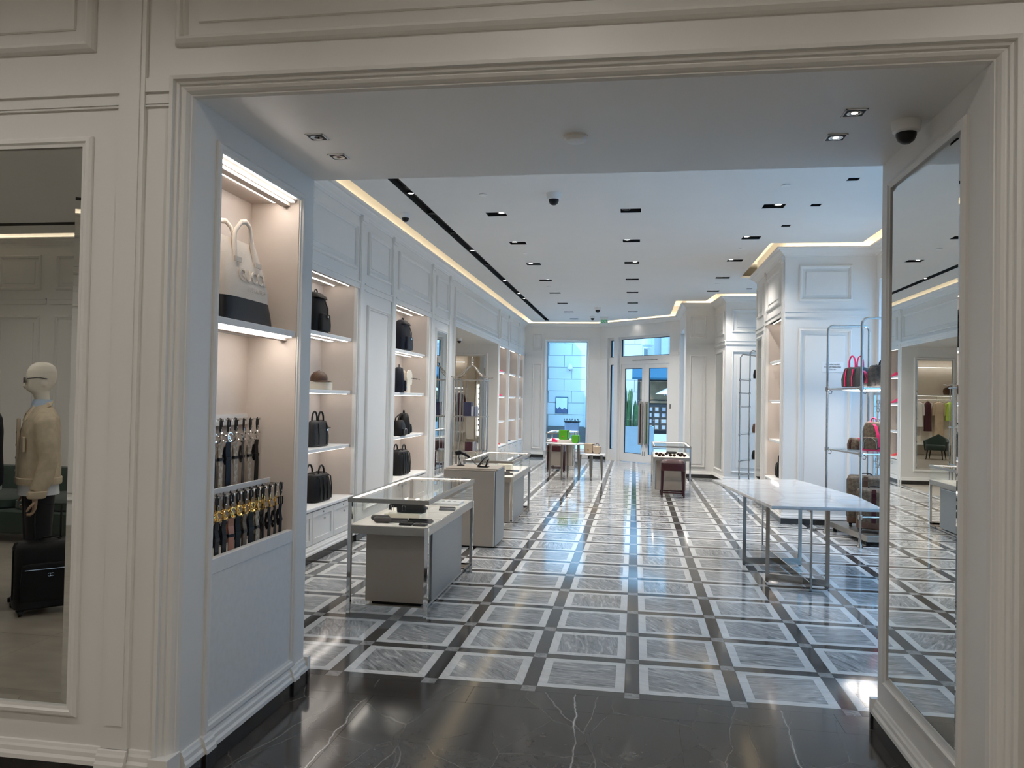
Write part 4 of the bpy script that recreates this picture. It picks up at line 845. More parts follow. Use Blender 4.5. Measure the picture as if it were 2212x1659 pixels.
def sunglasses(label, loc, rz, m='lens', fm='charcoal', s_=1.0, group=None, fold=False):
    t = thing('sunglasses', label, 'sunglasses', loc, rz, group)
    for x in (-.034, .034):
        pts = [((x+.028*math.cos(a)*1.05)*s_, 0, .023*math.sin(a)*s_) for a in [2*PI*i/14 for i in range(14)]]
        MB().tube(pts, .003*s_, 6, closed=True).build('rim', fm, t, smooth=True)
        MB().prism([(p_[0], p_[2]) for p_ in pts], -.001, .001, T=lambda a, b, c: (a, c, b)).build('lens', m, t)
    MB().tube([(-.008*s_, 0, .006*s_), (0, -.002, .010*s_), (.008*s_, 0, .006*s_)], .003*s_, 6).build('bridge', fm, t)
    for x in (-.066, .066): MB().tube([(x*s_, 0, .006*s_), (x*s_*(.3 if fold else 1.02), (.012 if fold else .09)*s_, .006*s_), (x*s_*(-.3 if fold else 1.0), (.018 if fold else .13)*s_, -.012*s_)], .0028*s_, 6).build('temple', fm, t, smooth=True)
    return t
sunglasses('dark sunglasses on the cream display head in second bay', (-3.40, 11.495, 1.96), -PI/2, s_=1.15)
backpack('backpack', 'black rounded bag at the left on the third shelf of second bay', (-3.30, 10.74, 1.131), PI/2, .28, .14, .22, 'leather', flap=False)
backpack('backpack', 'black slim backpack with bright zips on third shelf of second bay', (-3.42, 11.33, 1.131), PI/2+.5, .36, .16, .31, 'leather', flap=False)
duffel('duffel_bag', 'tall black duffel bag on the counter of the second bay', (-3.40, 11.10, .546), PI/2, .50, .22, .36, 'leather')
# shoes and bits in the far bays
def shoe(label, loc, rz, m, heel=True):
    t = thing('shoe', label, 'shoe', loc, rz)
    MB().loft([(0, .036, .115, 0, 0, 2.6), (.012, .036, .115, 0, 0, 2.6), (.03, .034, .10, 0, .012, 2.4), (.055, .026, .055, 0, .05, 2.2), (.075, .022, .04, 0, .062, 2.2)], 18, T=lambda x, y, z: (x, y, z+.006+(.045*max(0, y/.11) if heel else 0))).build('upper', m, t, smooth=True)
    MB().loft([(0, .037, .118, 0, 0, 2.6), (.006, .037, .118, 0, 0, 2.6)], 18, T=lambda x, y, z: (x, y, z+(.045*max(0, y/.11) if heel else 0))).build('sole', 'sole', t)
    if heel: MB().tube([(0, .09, 0), (0, .085, .045)], [.008, .014], 8).build('heel', m, t)
for lab, y, z, m in (('red high heeled shoe on the counter of the third bay', 18.95, .546, 'red'), ('blue grey flat shoe on the counter of the fourth bay', 20.6, .546, 'bluegrey'), ('red flat shoe on the counter of the farthest bay', 21.9, .546, 'red'),
                     ('coral shoe on the third shelf of the fourth bay', 20.1, 1.131, 'red'), ('dark shoe on the third shelf of the third bay', 18.6, 1.131, 'charcoal'), ('yellow shoe on the top shelf of the fourth bay', 20.2, 2.351, 'yellow'),
                     ('pink shoe on the top shelf of the third bay', 19.2, 2.351, 'pink'), ('pink shoe on the second shelf of the third bay', 19.1, 1.746, 'pink')): shoe(lab, (-3.36, y, z), 2.2, m)
duffel('handbag', 'black handbag on the counter of the pier shelves', (2.27, 12.62, .546), -PI/2, .30, .16, .24, 'leather', ribs=False); duffel('handbag', 'black handbag on the top shelf of the pier', (2.27, 12.2, 2.351), -PI/2, .34, .14, .22, 'leather', ribs=False)
t = thing('eyewear_stand', 'cream cutout display head on the pier shelf', 'display head', (2.27, 12.25, 1.746), -PI/2)
MB().prism(HP, -.03, .03, T=lambda a, b, c: (a*.9, c, b*.9)).build('head_profile', 'acrylic', t); MB().box(-.06, .06, -.05, .05, 0, .012).build('head_base', 'acrylic', t)
sunglasses('brown sunglasses on the pier display head', (2.27, 12.10, 1.945), PI/2)
# ------------------------------------------------------------------ belts in the niche
NP = wf
for nm, x, z, y0, y1 in (('upper_belt_plate', -2.182, 1.545, 3.33, 4.15), ('lower_belt_plate', -2.03, 1.190, 3.33, 4.14)):
    boxobj(nm, 'silver', NP, x, x+.012, y0, y1, z-.03, z+.03, bevel=.001)
def belt_parts(t, strap, buckle, width, length, gg):
    mb = MB(); mb.tube([(0, 0, .0065), (0, .007, .002), (0, .009, -.02), (0, .004, -.05), (0, 0, -.062), (0, -.004, -.05), (0, -.009, -.02), (0, -.007, .002)], .0035, 6, closed=True, flat=1.8); mb.build('hanger', 'black', t, smooth=True)
    MB().sphere((.006, 0, -.038), .005).build('stud', 'chrome', t)
    bm = MB(); zb = -.092
    if gg:
        for s_, dz in ((1, .006), (-1, -.006)):
            pts = [(.004*s_, s_*.006+.022*math.cos(a)*.85, zb+dz+.024*math.sin(a)) for a in [.5+5.0*i/12 for i in range(13)]] if s_ > 0 else [(-.004, -.006-.022*math.cos(a)*.85, zb+dz-.024*math.sin(a)) for a in [.5+5.0*i/12 for i in range(13)]]
            bm.tube(pts, .0042, 6)
        bm.tube([(0, 0, zb+.03), (0, 0, zb+.05)], .005, 6); bm.tube([(0, -.012, zb), (0, .012, zb)], .004, 6)
    else:
        bm.tube([(0, -.016, zb-.02), (0, .016, zb-.02), (0, .016, zb+.02), (0, -.016, zb+.02)], .004, 6, closed=True); bm.tube([(0, 0, zb-.02), (0, 0, zb+.022)], .003, 6)
    bm.build('buckle', buckle, t, smooth=True)
    MB().ribbon([(0, 0, zb-.02), (-.004, 0, zb-.06), (.002, 0, -length*.6), (0, 0, -length)], (0, 1, 0), width, .0045).build('strap', strap, t)
    MB().ribbon([(-.012, -.004, -.14), (-.016, -.012, -.19), (-.008, -.004, -.23)], (0, 1, 0), width*.8, .004).build('strap_tail', strap, t)
    MB().box(-.008, .006, -width*.56, width*.56, -.205, -.19).build('keeper', 'black', t)
rnd = random.Random(11)
US = ['leather', 'monolight', 'monodark', 'leather', 'monolight', 'brownleather', 'navy', 'navy', 'monolight', 'leather', 'leather', 'brownleather']
LS = ['leather', 'leather', 'leather', 'charcoal', 'leather', 'charcoal', 'monolight', 'leather', 'leather', 'charcoal', 'monogram', 'leather', 'leather', 'brownleather', 'tan', 'leather', 'leather', 'monogram']
MN = {'leather': 'black leather', 'monolight': 'beige monogram', 'monodark': 'dark monogram', 'brownleather': 'brown leather', 'navy': 'navy blue', 'charcoal': 'charcoal grey', 'monogram': 'brown monogram', 'tan': 'tan leather'}
NTH = ['outermost', 'second', 'third', 'fourth', 'fifth', 'sixth', 'seventh', 'eighth', 'ninth', 'tenth', 'eleventh', 'twelfth']
k_ = 0
for i in range(7):
    y = 4.105-.077*i; pg = thing('belt_peg', 'thin steel peg on the upper belt plate, %s from the niche side wall' % NTH[i], 'peg', (-2.17, y, 1.55), group='upper belt pegs')
    MB().tube([(0, 0, 0), (.098, 0, 0)], .004, 8).build('peg_rod', 'chrome', pg); MB().tube([(.094, 0, 0), (.100, 0, 0)], .0075, 10).build('peg_tip', 'chrome', pg)
    for j in range(1 if i < 2 else 2):
        m = US[k_ % len(US)]; k_ += 1
        t = thing('belt', '%s belt, silver buckle, %s on the upper peg %s from side wall' % (MN[m], 'front' if j == 0 else 'rear', NTH[i]), 'belt', (-2.088-.05*j, y, 1.547), rnd.uniform(-.25, .25)+(.5 if j else 0), group='belts on the upper plate')
        belt_parts(t, m, 'chrome', .038, .40, True)
k_ = 0
for i in range(11):
    y = 4.105-.067*i; pg = thing('belt_peg', 'thin steel peg on the lower belt plate, %s from the niche side wall' % NTH[i], 'peg', (-2.018, y, 1.195), group='lower belt pegs')
    MB().tube([(0, 0, 0), (.092, 0, 0)], .004, 8).build('peg_rod', 'chrome', pg); MB().tube([(.088, 0, 0), (.094, 0, 0)], .0075, 10).build('peg_tip', 'chrome', pg)
    for j in range(1 if i < 2 else 2):
        m = LS[k_ % len(LS)]; k_ += 1
        t = thing('belt', '%s belt, %s buckle, %s on the lower peg %s from side wall' % (MN[m], 'black' if i == 0 else 'gold', 'front' if j == 0 else 'rear', NTH[i]), 'belt', (-1.938-.045*j, y, 1.192), rnd.uniform(-.3, .3)+(.5 if j else 0), group='belts on the lower plate')
        belt_parts(t, m, 'black' if i == 0 else 'gold', .022 if i == 0 else .036, .31, i != 0)
# ------------------------------------------------------------------ glass counters
def vitrine(label, x0, x1, y0, y1, zt, zd, flip=False):
    t = thing('glass_counter', label, 'display counter', (x0, y0, 0)); w, d = x1-x0, y1-y0; p = .03; cx = (lambda a, b: (w-b, w-a)) if flip else (lambda a, b: (a, b))
    for x, full in ((0, True), (w-p, True)):
        for y in (0, d-p):
            top = zt if ((x == 0) != flip) else zd
            boxobj('post', 'chrome', t, x, x+p, y, y+p, 0, top, bevel=.002)
    for y in (0, d-p): boxobj('foot_plate', 'chrome', t, p, w-p, y+.010, y+p-.010, .0, .085)
    mb = MB(); holed(mb, lambda u, v, w_: (u, v, w_), -.002, w+.002, -.002, d+.002, [(.022, w-.022, .022, d-.022)], zt-.032, zt); mb.build('top_frame', 'bronze', t)
    MB().box(.003, w-.003, .003, d-.003, zd-.062, zd).build('deck', 'bronze', t, bevel=.002); boxobj('deck_top', 'cream', t, .012, w-.012, .012, d-.012, zd, zd+.003)
    g = .007; zz = zt-.032
    boxobj('glass_top', 'glass', t, .004, w-.004, .004, d-.004, zt, zt+.008)
    boxobj('glass_side', 'glass', t, .022, w-.009, .004, .004+g, zd+.003, zz); boxobj('glass_side', 'glass', t, .022, w-.009, d-.004-g, d-.004, zd+.003, zz)
    boxobj('glass_side', 'glass', t, .004, .004+g, .022, d-.022, zd+.003, zz); boxobj('glass_side', 'glass', t, w-.004-g, w-.004, .012, d-.012, zd+.003, zz)
    for q_ in ((.03, w-.03, .024, .034), (.03, w-.03, d-.034, d-.024), (.024, .034, .05, d-.05), (w-.034, w-.024, .05, d-.05)): boxobj('light_strip', 'led', t, *q_, zt-.012, zt-.006)
    a, b = cx(.075, w-.075); MB().box(a, b, .22, d-.18, .06, zd-.064).build('cabinet_body', 'taupe', t, bevel=.003)
    a, b = cx(w-.075, w-.058); MB().box(a, b, .36, d-.25, .05, zd-.10).build('side_panel', 'panelgrey', t, bevel=.002); a, b = cx(w-.074, w-.056); boxobj('panel_edge', 'white', t, a, b, .37, d-.26, zd-.10, zd-.094)
    a, b = cx(.08, w-.08); boxobj('recess', 'blackhole', t, a+.04, b-.04, .26, d-.22, .03, .06); boxobj('base_plate', 'taupe', t, a, b, .03, d-.03, .008, .03)
    return t
V1 = vitrine('nearest glass display counter with chrome posts in front of the shelves', -2.170, -1.53, 5.77, 7.47, .90, .69)
V2 = vitrine('glass display counter behind the taupe cash desk', -2.19, -1.53, 9.94, 11.64, .88, .675)
V3 = vitrine('glass display counter with sunglasses behind the right burgundy stool', .345, 1.025, 14.45, 15.95, .88, .675, True)
V4 = vitrine('far glass display counter under the street window', -2.12, -1.42, 18.9, 20.3, .88, .675)
def wallet(label, loc, rz, w, d, m, badge=False, flapz=.012, opened=False):
    t = thing('wallet', label, 'wallet', loc, rz)
    MB().box(-w/2, w/2, -d/2, d/2, 0, flapz).build('wallet_body', m, t, bevel=.004)
    MB().box(-w/2+.002, w/2-.002, -d/2+.004, d/2, flapz, flapz+.004).build('wallet_flap', m, t, bevel=.001)
    if badge: MB().box(-.008, .008, -.006, .006, flapz+.004, flapz+.006).build('badge', 'gold', t)
    if opened: MB().box(-w/2, w/2, -.004, .004, 0, .03).build('wallet_back', m, t)
    return t
def case(label, loc, rz, m, L=.15):
    t = thing('glasses_case', label, 'case', loc, rz); MB().tube([(-L/2, 0, .022), (-L/2+.015, 0, .024), (L/2-.015, 0, .024), (L/2, 0, .022)], [.012, .023, .023, .012], 12).build('case_body', m, t, smooth=True)
    MB().box(-L/2+.02, L/2-.02, -.012, .012, .0, .006).build('case_base', m, t); MB().tube([(-L/2+.02, -.0235, .026), (L/2-.02, -.0235, .026)], .0012, 5).build('case_seam', 'charcoal', t)
Z1 = .694
case('charcoal glasses case, rear of two at left in the nearest counter', (-1.99, 6.02, Z1), .05, 'charcoal'); case('charcoal glasses case, front of two at left in the nearest counter', (-1.945, 5.93, Z1), .0, 'charcoal', .14)
wallet('dark wallet beside the glasses cases in nearest counter', (-1.83, 6.0, Z1), .1, .14, .08, 'charcoal', opened=True)
wallet('long black wallet behind two card cases in nearest counter', (-1.66, 6.02, Z1), 0, .19, .09, 'leather', opened=True)
wallet('small black card case with badge in nearest counter', (-1.735, 5.88, Z1), .0, .10, .075, 'leather', True); wallet('small brown card case with badge in nearest counter', (-1.62, 5.87, Z1), .0, .10, .075, 'charcoal', True)
wallet('dark bifold wallet farther back in nearest counter', (-1.62, 6.75, Z1), .1, .14, .09, 'charcoal', opened=True); wallet('brown wallet lying behind the belt bag in nearest counter', (-1.86, 6.75, Z1), .3, .12, .09, 'charcoal')
t = thing('riser_block', 'cream marble block under the belt bag in nearest counter', 'display block', (-1.86, 6.28, Z1)); MB().box(-.15, .15, -.11, .11, 0, .035).build('block', 'acrylic', t, bevel=.002); boxobj('block_top', 'acrylic', t, -.14, .14, -.1, .1, .035, .037)
t = thing('jewellery_tray', 'white tray of small items at the back of nearest counter', 'tray', (-1.78, 7.15, Z1)); MB().box(-.2, .2, -.12, .12, 0, .02).build('tray', 'white', t, bevel=.003)
for i in range(6): MB().tube(arc((-.14+.055*i, 0, .022), .014, 0, 2*PI, 10, 'xy')[:-1], .002, 5, closed=True).build('ring', 'chrome', t)
t = thing('belt_bag', 'black leather belt bag with chrome clasps on cream block', 'bag', (-1.84, 6.28, Z1+.0375), 0)
MB().loft(soft(.24, .10, .085, 4, .8), T=lambda x, y, z: (x+.03, y, z)).build('bag_body', 'leather', t, smooth=True)
MB().ribbon([(-.05, -.03, .06), (-.12, -.05, .06), (-.16, -.02, .035), (-.15, .02, .03)], (0, 0, 1), .04, .006).build('strap', 'leather', t)
for x in (-.125, -.03): MB().tube([(x, -.064, .02), (x+.022, -.064, .02), (x+.022, -.064, .06), (x, -.064, .06)], .0025, 6, closed=True).build('clasp', 'chrome', t)
Z2 = .679
wallet('dark wallet near the corner in the counter behind cash desk', (-1.63, 10.2, Z2), .3, .12, .09, 'charcoal', opened=True); wallet('brown wallet in the counter behind cash desk', (-1.72, 10.5, Z2), .2, .12, .08, 'charcoal'); wallet('long dark wallet in the counter behind cash desk', (-1.66, 10.75, Z2), .0, .18, .08, 'leather')
t = thing('riser_block', 'cream block in the counter behind cash desk', 'display block', (-1.80, 10.95, Z2)); MB().box(-.1, .1, -.1, .1, 0, .08).build('block', 'acrylic', t, bevel=.002); boxobj('block_top', 'acrylic', t, -.09, .09, -.09, .09, .08, .082)
for i, (x, y, m) in enumerate([(.46, 14.95, 'dark'), (.50, 14.62, 'brown'), (.70, 14.60, 'round brown'), (.88, 14.62, 'wide brown'), (.64, 15.0, 'black'), (.86, 15.0, 'pale framed')]):
    sunglasses(m+' sunglasses lying in the right glass counter', (x, y, Z2+.024), .2*(i % 3)-.1, 'lens', 'brownleather' if 'brown' in m else 'charcoal', 1.0, 'sunglasses in the right counter')
case('long black glasses case at the back of the right counter', (.72, 15.4, Z2), 0, 'leather', .2); wallet('cream pouch beside black case in the right counter', (.88, 15.38, Z2), .2, .13, .1, 'cream')
# ------------------------------------------------------------------ cash desk
t = thing('cash_desk', 'taupe cash desk between the two left glass counters', 'desk', (-2.13, 8.66, 0))
MB().box(0, .585, 0, .60, .02, .862).build('desk_body', 'taupe', t, bevel=.004); MB().box(.587, .603, .01, .60, .02, .862).build('end_panel', 'panelgrey', t, bevel=.002); boxobj('corner_trim', 'white', t, .584, .590, -.004, .006, .02, .862)
MB().box(0, .603, 0, .03, .864, .875).build('front_ledge', 'taupe', t); MB().box(0, .603, .10, .60, .864, .885).build('desk_top', 'taupe', t, bevel=.003); boxobj('desk_plinth', 'blackhole', t, .03, .57, .03, .57, 0, .02)
t = thing('barcode_scanner', 'black barcode scanner on its stand on the cash desk', 'scanner', (-2.02, 9.05, .886), .3)
MB().lathe([(.045, 0), (.045, .008), (.015, .014), (.010, .02)], 18).build('stand_base', 'black', t, smooth=True); MB().tube([(0, 0, .015), (-.012, 0, .06), (-.03, 0, .10), (-.035, 0, .125)], .005, 8).build('stand_neck', 'black', t, smooth=True)
MB().cbox((-.035, 0, .15), (.075, .06, .05), Matrix.Rotation(-.25, 3, 'Y')).build('scanner_head', 'black', t, bevel=.01); MB().tube([(-.01, 0, .155), (.05, 0, .13), (.10, 0, .098)], [.018, .017, .014], 10).build('scanner_grip', 'black', t, smooth=True)
MB().tube([(.10, 0, .098), (.13, 0, .07), (.17, .02, .02), (.2, .04, .004)], .003, 6).build('cable', 'black', t)
t = thing('tablet', 'black tablet leaning on a stand on the cash desk', 'tablet', (-1.76, 8.97, .886), 0)
MB().cbox((.02, 0, .065), (.15, .20, .010), Matrix.Rotation(-.85, 3, 'Y')).build('screen', 'black', t, bevel=.003); MB().cbox((.07, .0, .045), (.012, .06, .10), Matrix.Rotation(.35, 3, 'Y')).build('stand_leg', 'black', t); boxobj('stand_base', 'black', t, -.03, .09, -.05, .05, 0, .006)
# ------------------------------------------------------------------ stools, round tables
def stool(label, x, y, rz=0.0):
    t = thing('stool', label, 'stool', (x, y, 0), rz)
    MB().loft([(.47, .20, .165, 0, 0, 7), (.475, .215, .18, 0, 0, 7), (.56, .215, .18, 0, 0, 7), (.60, .213, .178, 0, 0, 6), (.64, .19, .155, 0, 0, 5), (.667, .13, .10, 0, 0, 4), (.675, .05, .04, 0, 0, 3)], 36).build('seat', 'maroon', t, smooth=True)
    mb = MB(); mb.loft([(.598, .217, .182, 0, 0, 7), (.604, .219, .184, 0, 0, 7), (.610, .216, .181, 0, 0, 7)], 36); mb.build('piping', 'maroon', t, smooth=True)
    for sx in (-1, 1):
        for sy in (-1, 1):
            MB().loft([(0, .013, .013, sx*.19, sy*.155, 6), (.47, .024, .024, sx*.178, sy*.145, 6)], 12).build('leg', 'maroonwood', t); 
    for sy in (-1, 1): MB().box(-.185, .185, sy*.152-.008, sy*.152+.008, .075, .095).build('stretcher', 'maroonwood', t)
    return t
stool('burgundy upholstered stool in front of the right glass counter', .69, 14.17); stool('burgundy stool tucked behind the round table on the left', -1.80, 18.35)
def rtable(label, x, y, r, h, angs):
    t = thing('round_table', label, 'table', (x, y, 0))
    MB().lathe([(0, h-.022), (r-.012, h-.022), (r, h-.010), (r, h-.003), (r-.004, h), (0, h)], 40).build('table_top', 'tablemarble', t, smooth=True)
    for a in angs:
        c, s_ = math.cos(a), math.sin(a); MB().tube([(c*(r-.06), s_*(r-.06), h-.022), (c*(r-.045), s_*(r-.045), h*.5), (c*(r-.04), s_*(r-.04), 0)], [.030, .025, .014], 12).build('leg', 'darkbronze', t, smooth=True)
rtable('taller round marble table carrying the green handbags', -1.455, 16.72, .415, .76, (3.75, 4.62, 5.72, 1.5)); rtable('lower round marble table carrying the beige handbags', -.905, 16.80, .305, .545, (3.6, 4.75, 5.85, 1.57))
def flapbag(label, loc, rz, w, d, h, m, round_=False, handle=False, edge='greendark'):
    t = thing('handbag', label, 'handbag', loc, rz)
    def sh(hx, k):
        pts = [(-hx, h), (hx, h)]; r = h*.42 if round_ else h*.16
        for i in range(7): a = -PI/2*i/6; pts.append((hx-r+r*math.cos(a), r+r*math.sin(a)))
        for i in range(7): a = -PI/2-PI/2*i/6; pts.append((-hx+r+r*math.cos(a), r+r*math.sin(a)))
        return pts
    MB().prism(sh(w/2, 0), -d/2, d/2, T=lambda a, b, c: (a, c, b)).build('bag_body', edge, t, bevel=.006)
    MB().prism(sh(w/2+.004, 0), -d/2-.008, -d/2, T=lambda a, b, c: (a, c, b)).build('front_flap', m, t, bevel=.004); MB().prism(sh(w/2+.004, 0), d/2, d/2+.006, T=lambda a, b, c: (a, c, b)).build('back_panel', m, t, bevel=.004)
    MB().box(-w/2-.003, w/2+.003, -d/2, d/2, h-.004, h+.008).build('top_panel', m, t, bevel=.006); MB().box(w/2, w/2+.006, -d*.28, d*.28, h*.2, h*.9).build('side_gusset', m, t, bevel=.003)
    if handle:
        mb = MB(); loop(mb, -w*.24, w*.24, 0, h, h*.42, .006); mb.build('handle', edge, t, smooth=True)
    else: MB().box(-.02, .02, -d/2-.012, -d/2-.008, h*.3, h*.4).build('clasp', 'gold', t, bevel=.003)
t = thing('riser_block', 'cream low block under the larger green handbag', 'display block', (-1.46, 16.80, .76)); MB().box(-.16, .16, -.12, .12, 0, .062).build('block', 'cream', t, bevel=.002); boxobj('block_top', 'cream', t, -.15, .15, -.11, .11, .062, .064)
flapbag('larger bright green flap handbag on a cream block', (-1.485, 16.80, .825), -.5, .20, .10, .20, 'green'); flapbag('small rounded green handbag with top handle', (-1.225, 16.64, .761), -.35, .15, .08, .17, 'green', True, True)
flapbag('larger beige flap handbag on the lower round table', (-.945, 16.90, .546), -.5, .19, .10, .20, 'beigebag', edge='brownleather'); flapbag('small rounded beige handbag with top handle', (-.77, 16.74, .546), -.35, .15, .08, .155, 'beigebag', True, True, 'brownleather')
shoe('pink shoe lying on the taller round marble table', (-1.66, 16.86, .761), 1.2, 'pink', False)
# ------------------------------------------------------------------ marble table on the right
t = thing('marble_table', 'angular white marble table on brushed steel legs', 'table', (0, 0, 0))
TP = [(1.23, 7.30), (2.20, 7.40), (2.23, 8.36), (1.95, 9.94), (.93, 9.56)]
mb = MB(); ins = lambda k_: [((x-1.7)*k_+1.7, (y-8.5)*k_+8.5) for x, y in TP]
a_, b_ = ins(1.0), ins(.985); n5 = len(TP); mb.add([(x, y, .738) for x, y in b_]+[(x, y, .752) for x, y in a_]+[(x, y, .768) for x, y in a_]+[(x, y, .772) for x, y in ins(.997)], [tuple(range(n5))[::-1], tuple(range(3*n5, 4*n5))]+[(k*n5+i, k*n5+(i+1) % n5, (k+1)*n5+(i+1) % n5, (k+1)*n5+i) for k in range(3) for i in range(n5)])
mb.build('table_top', 'tablemarble', t)
LG = [(1.155, 8.466), (1.27, 7.73), (1.595, 7.41), (1.776, 7.575), (1.73, 8.56), (1.47, 9.31)]
for a, b in ((0, 4), (1, 3), (2, 5)):
    A, B = Vector(LG[a]), Vector(LG[b]); d = (B-A); L = d.length; R3 = Matrix.Rotation(math.atan2(d.y, d.x), 3, 'Z'); c = (A+B)/2
    MB().cbox((c.x, c.y, .045), (L, .012, .066), R3).build('base_rail', 'steel', t); MB().cbox((c.x, c.y, .725), (L, .02, .026), R3).build('top_rail', 'steel', t)
    for P_ in (A, B): MB().cbox((P_.x, P_.y, .372), (.036, .014, .732), R3).build('leg', 'steel', t, bevel=.002); MB().cbox((P_.x, P_.y, .003), (.02, .02, .006), R3).build('foot', 'black', t)
# ------------------------------------------------------------------ luggage rack and luggage
t = thing('display_rack', 'tall nickel tube rack with shelves of luggage by the window', 'rack', (0, 0, 0))
N1, F1, N2, F2 = (2.665, 9.82), (2.505, 10.80), (3.20, 9.90), (3.04, 10.88)
for (a, b) in ((N1, N2), (F1, F2)):
    e = Vector(b)-Vector(a); r = .07; u = e.normalized()
    pts = [(a[0], a[1], 0), (a[0], a[1], 2.66)]+[(a[0]+u.x*r*(1-math.cos(q)), a[1]+u.y*r*(1-math.cos(q)), 2.66+r*math.sin(q)) for q in (.5, 1.0, PI/2)]
    pts += [(b[0]-u.x*r*(1-math.cos(q)), b[1]-u.y*r*(1-math.cos(q)), 2.66+r*math.sin(q)) for q in (PI/2, 1.0, .5)]+[(b[0], b[1], 2.66), (b[0], b[1], 0)]
    MB().tube(pts, .0155, 12).build('hoop', 'nickel', t, smooth=True)
for a in (N1, F1, N2, F2):
    MB().lathe([(.036, 0), (.036, .01), (.026, .03), (.020, .06), (.017, .10)], 16, (a[0], a[1], 0)).build('foot', 'nickel', t, smooth=True)
    for z in (.36, 1.105, 1.89): MB().lathe([(.018, -.03), (.026, -.026), (.027, 0), (.026, .026), (.018, .03)], 12, (a[0], a[1], z)).build('joint', 'nickel', t, smooth=True)
for z in (1.105, 1.89):
    for a, b in ((N1, F1), (N2, F2), (N1, N2), (F1, F2)): MB().tube([(a[0], a[1], z), (b[0], b[1], z)], .011, 8).build('shelf_rail', 'nickel', t)
    MB().prism([N1, N2, F2, F1], z+.011, z+.021).build('shelf', 'glass', t)
for a, b in ((N1, N2), (F1, F2), (N2, F2)): MB().tube([(a[0], a[1], .36), (b[0], b[1], .36)], .011, 8).build('brace', 'nickel', t)
for a in (F1, N1):
    for z in (1.105, 1.89): MB().tube([(a[0]+.03, a[1], z-.005), (a[0]+.06, a[1], z-.03), (a[0]+.05, a[1], z-.06), (a[0]+.02, a[1], z-.055)], .004, 6).build('cable', 'black', t)
MB().prism([(2.82, 9.86), (3.12, 9.91), (3.00, 10.84), (2.70, 10.80)], 1.872, 1.878).build('shelf_light', 'led', t)
t = thing('platform', 'low dark metal platform under the monogram suitcases', 'platform', (0, 0, 0))
MB().prism([(2.60, 11.08), (2.77, 9.90), (3.25, 9.97), (3.12, 11.15)], .055, .125).build('deck', 'bronze', t, bevel=.004)
for x, y in ((2.66, 10.98), (2.80, 10.0), (3.15, 10.05), (3.05, 11.0)): boxobj('foot', 'black', t, x-.02, x+.02, y-.02, y+.02, 0, .055)
def suitcase(label, loc, rz, w, d, h, m, trim='brownleather', stripe='maroon', emblem=False, pocket=False, tall=None):
    t = thing('suitcase', label, 'suitcase', loc, rz)
    MB().loft([(.05, w*.44, d*.42, 0, 0, 8), (.06, w*.49, d*.48, 0, 0, 8), (.09, w*.5, d*.5, 0, 0, 8), (h-.05, w*.5, d*.5, 0, 0, 8), (h-.02, w*.485, d*.46, 0, 0, 7), (h, w*.44, d*.36, 0, 0, 6)], 44).build('shell', m, t, smooth=True)
    MB().loft([(.048, w*.45, d*.43, 0, 0, 8), (.06, w*.50, d*.49, 0, 0, 8), (.10, w*.507, d*.507, 0, 0, 8), (.13, w*.506, d*.506, 0, 0, 8)], 44).build('base_shell', trim, t, smooth=True)
    if stripe: MB().ribbon([(0, -d*.508, .13), (0, -d*.508, h-.06), (0, -d*.46, h-.008), (0, d*.46, h-.008), (0, d*.508, h-.06), (0, d*.508, .13)], (1, 0, 0), .05, .006).build('stripe', stripe, t)
    mb = MB(); zc = [(w*.509*c, y, z) for c, y, z in ((1, -d*.12, .12), (1, -d*.12, h-.06), (.9, -d*.12, h-.005))]; mb.tube([(-x, y, z) for x, y, z in zc]+zc[::-1], .005, 6); mb.build('zip', 'black', t)
    for x in (-w*.4, w*.4):
        for y in (-d*.32, d*.32):
            wh = MB(); wh.lathe([(.024, -.014), (.026, -.008), (.026, .008), (.024, .014)], 14, T=lambda a, b, c, x=x, y=y: (x+c, y+a, .027+b)); fk = boxobj('wheel_fork', 'black', t, x-.02, x+.02, y-.012, y+.012, .035, .07); wh.build('wheel', 'black', fk, smooth=True)
    mb = MB(); loop(mb, -.07, .07, 0, h-.004, .03, .009, flat=.8); mb.build('carry_handle', 'leather', t, smooth=True)
    if tall:
        mb = MB(); mb.tube([(-.09, d*.36, h-.03), (-.09, d*.36, tall), (.09, d*.36, tall), (.09, d*.36, h-.03)], .009, 8); mb.build('pull_handle', 'black', t, smooth=True)
    if pocket:
        MB().loft(soft(w*.70, .03, h*.52, 9, .98), T=lambda x, y, z: (x+.03, y-d*.51, z+.11)).build('pocket', m, t, smooth=True); MB().tube([(-w*.3+.03, -d*.51-.016, .11+h*.44), (w*.3+.03, -d*.51-.016, .11+h*.44)], .004, 6).build('pocket_zip', 'chrome', t)
    if emblem:
        em = MB(); c = (.0, -d*.51-.022, .11+h*.36)
        for s_ in (1, -1): em.tube([(c[0]+s_*.008+s_*.014*math.cos(a), c[1], c[2]+.012*math.sin(a)) for a in [.5+5.2*i/12 for i in range(13)]], .0022, 6)
        em.build('emblem', 'chrome', t)
    return t
suitcase('brown monogram suitcase with red stripe, front one on the platform', (2.94, 10.22, .126), -.35, .40, .26, .54, 'monogram'); suitcase('taller brown monogram suitcase at the back of the platform', (2.96, 10.66, .126), -.3, .44, .26, .66, 'monogram', stripe='brownleather')
t = duffel('travel_bag', 'brown travel bag with neon pink trim on the upper rack shelf', (2.74, 10.34, 1.913), -1.1, .34, .22, .25, 'charcoal', False, 'pink', .17)
for x in (-.06, .06): MB().ribbon([(x, -.118, .01), (x, -.12, .12), (x, -.1, .22), (x, 0, .252), (x, .1, .22), (x, .12, .12), (x, .118, .01)], (1, 0, 0), .016, .006).build('trim_stripe', 'pink', t)
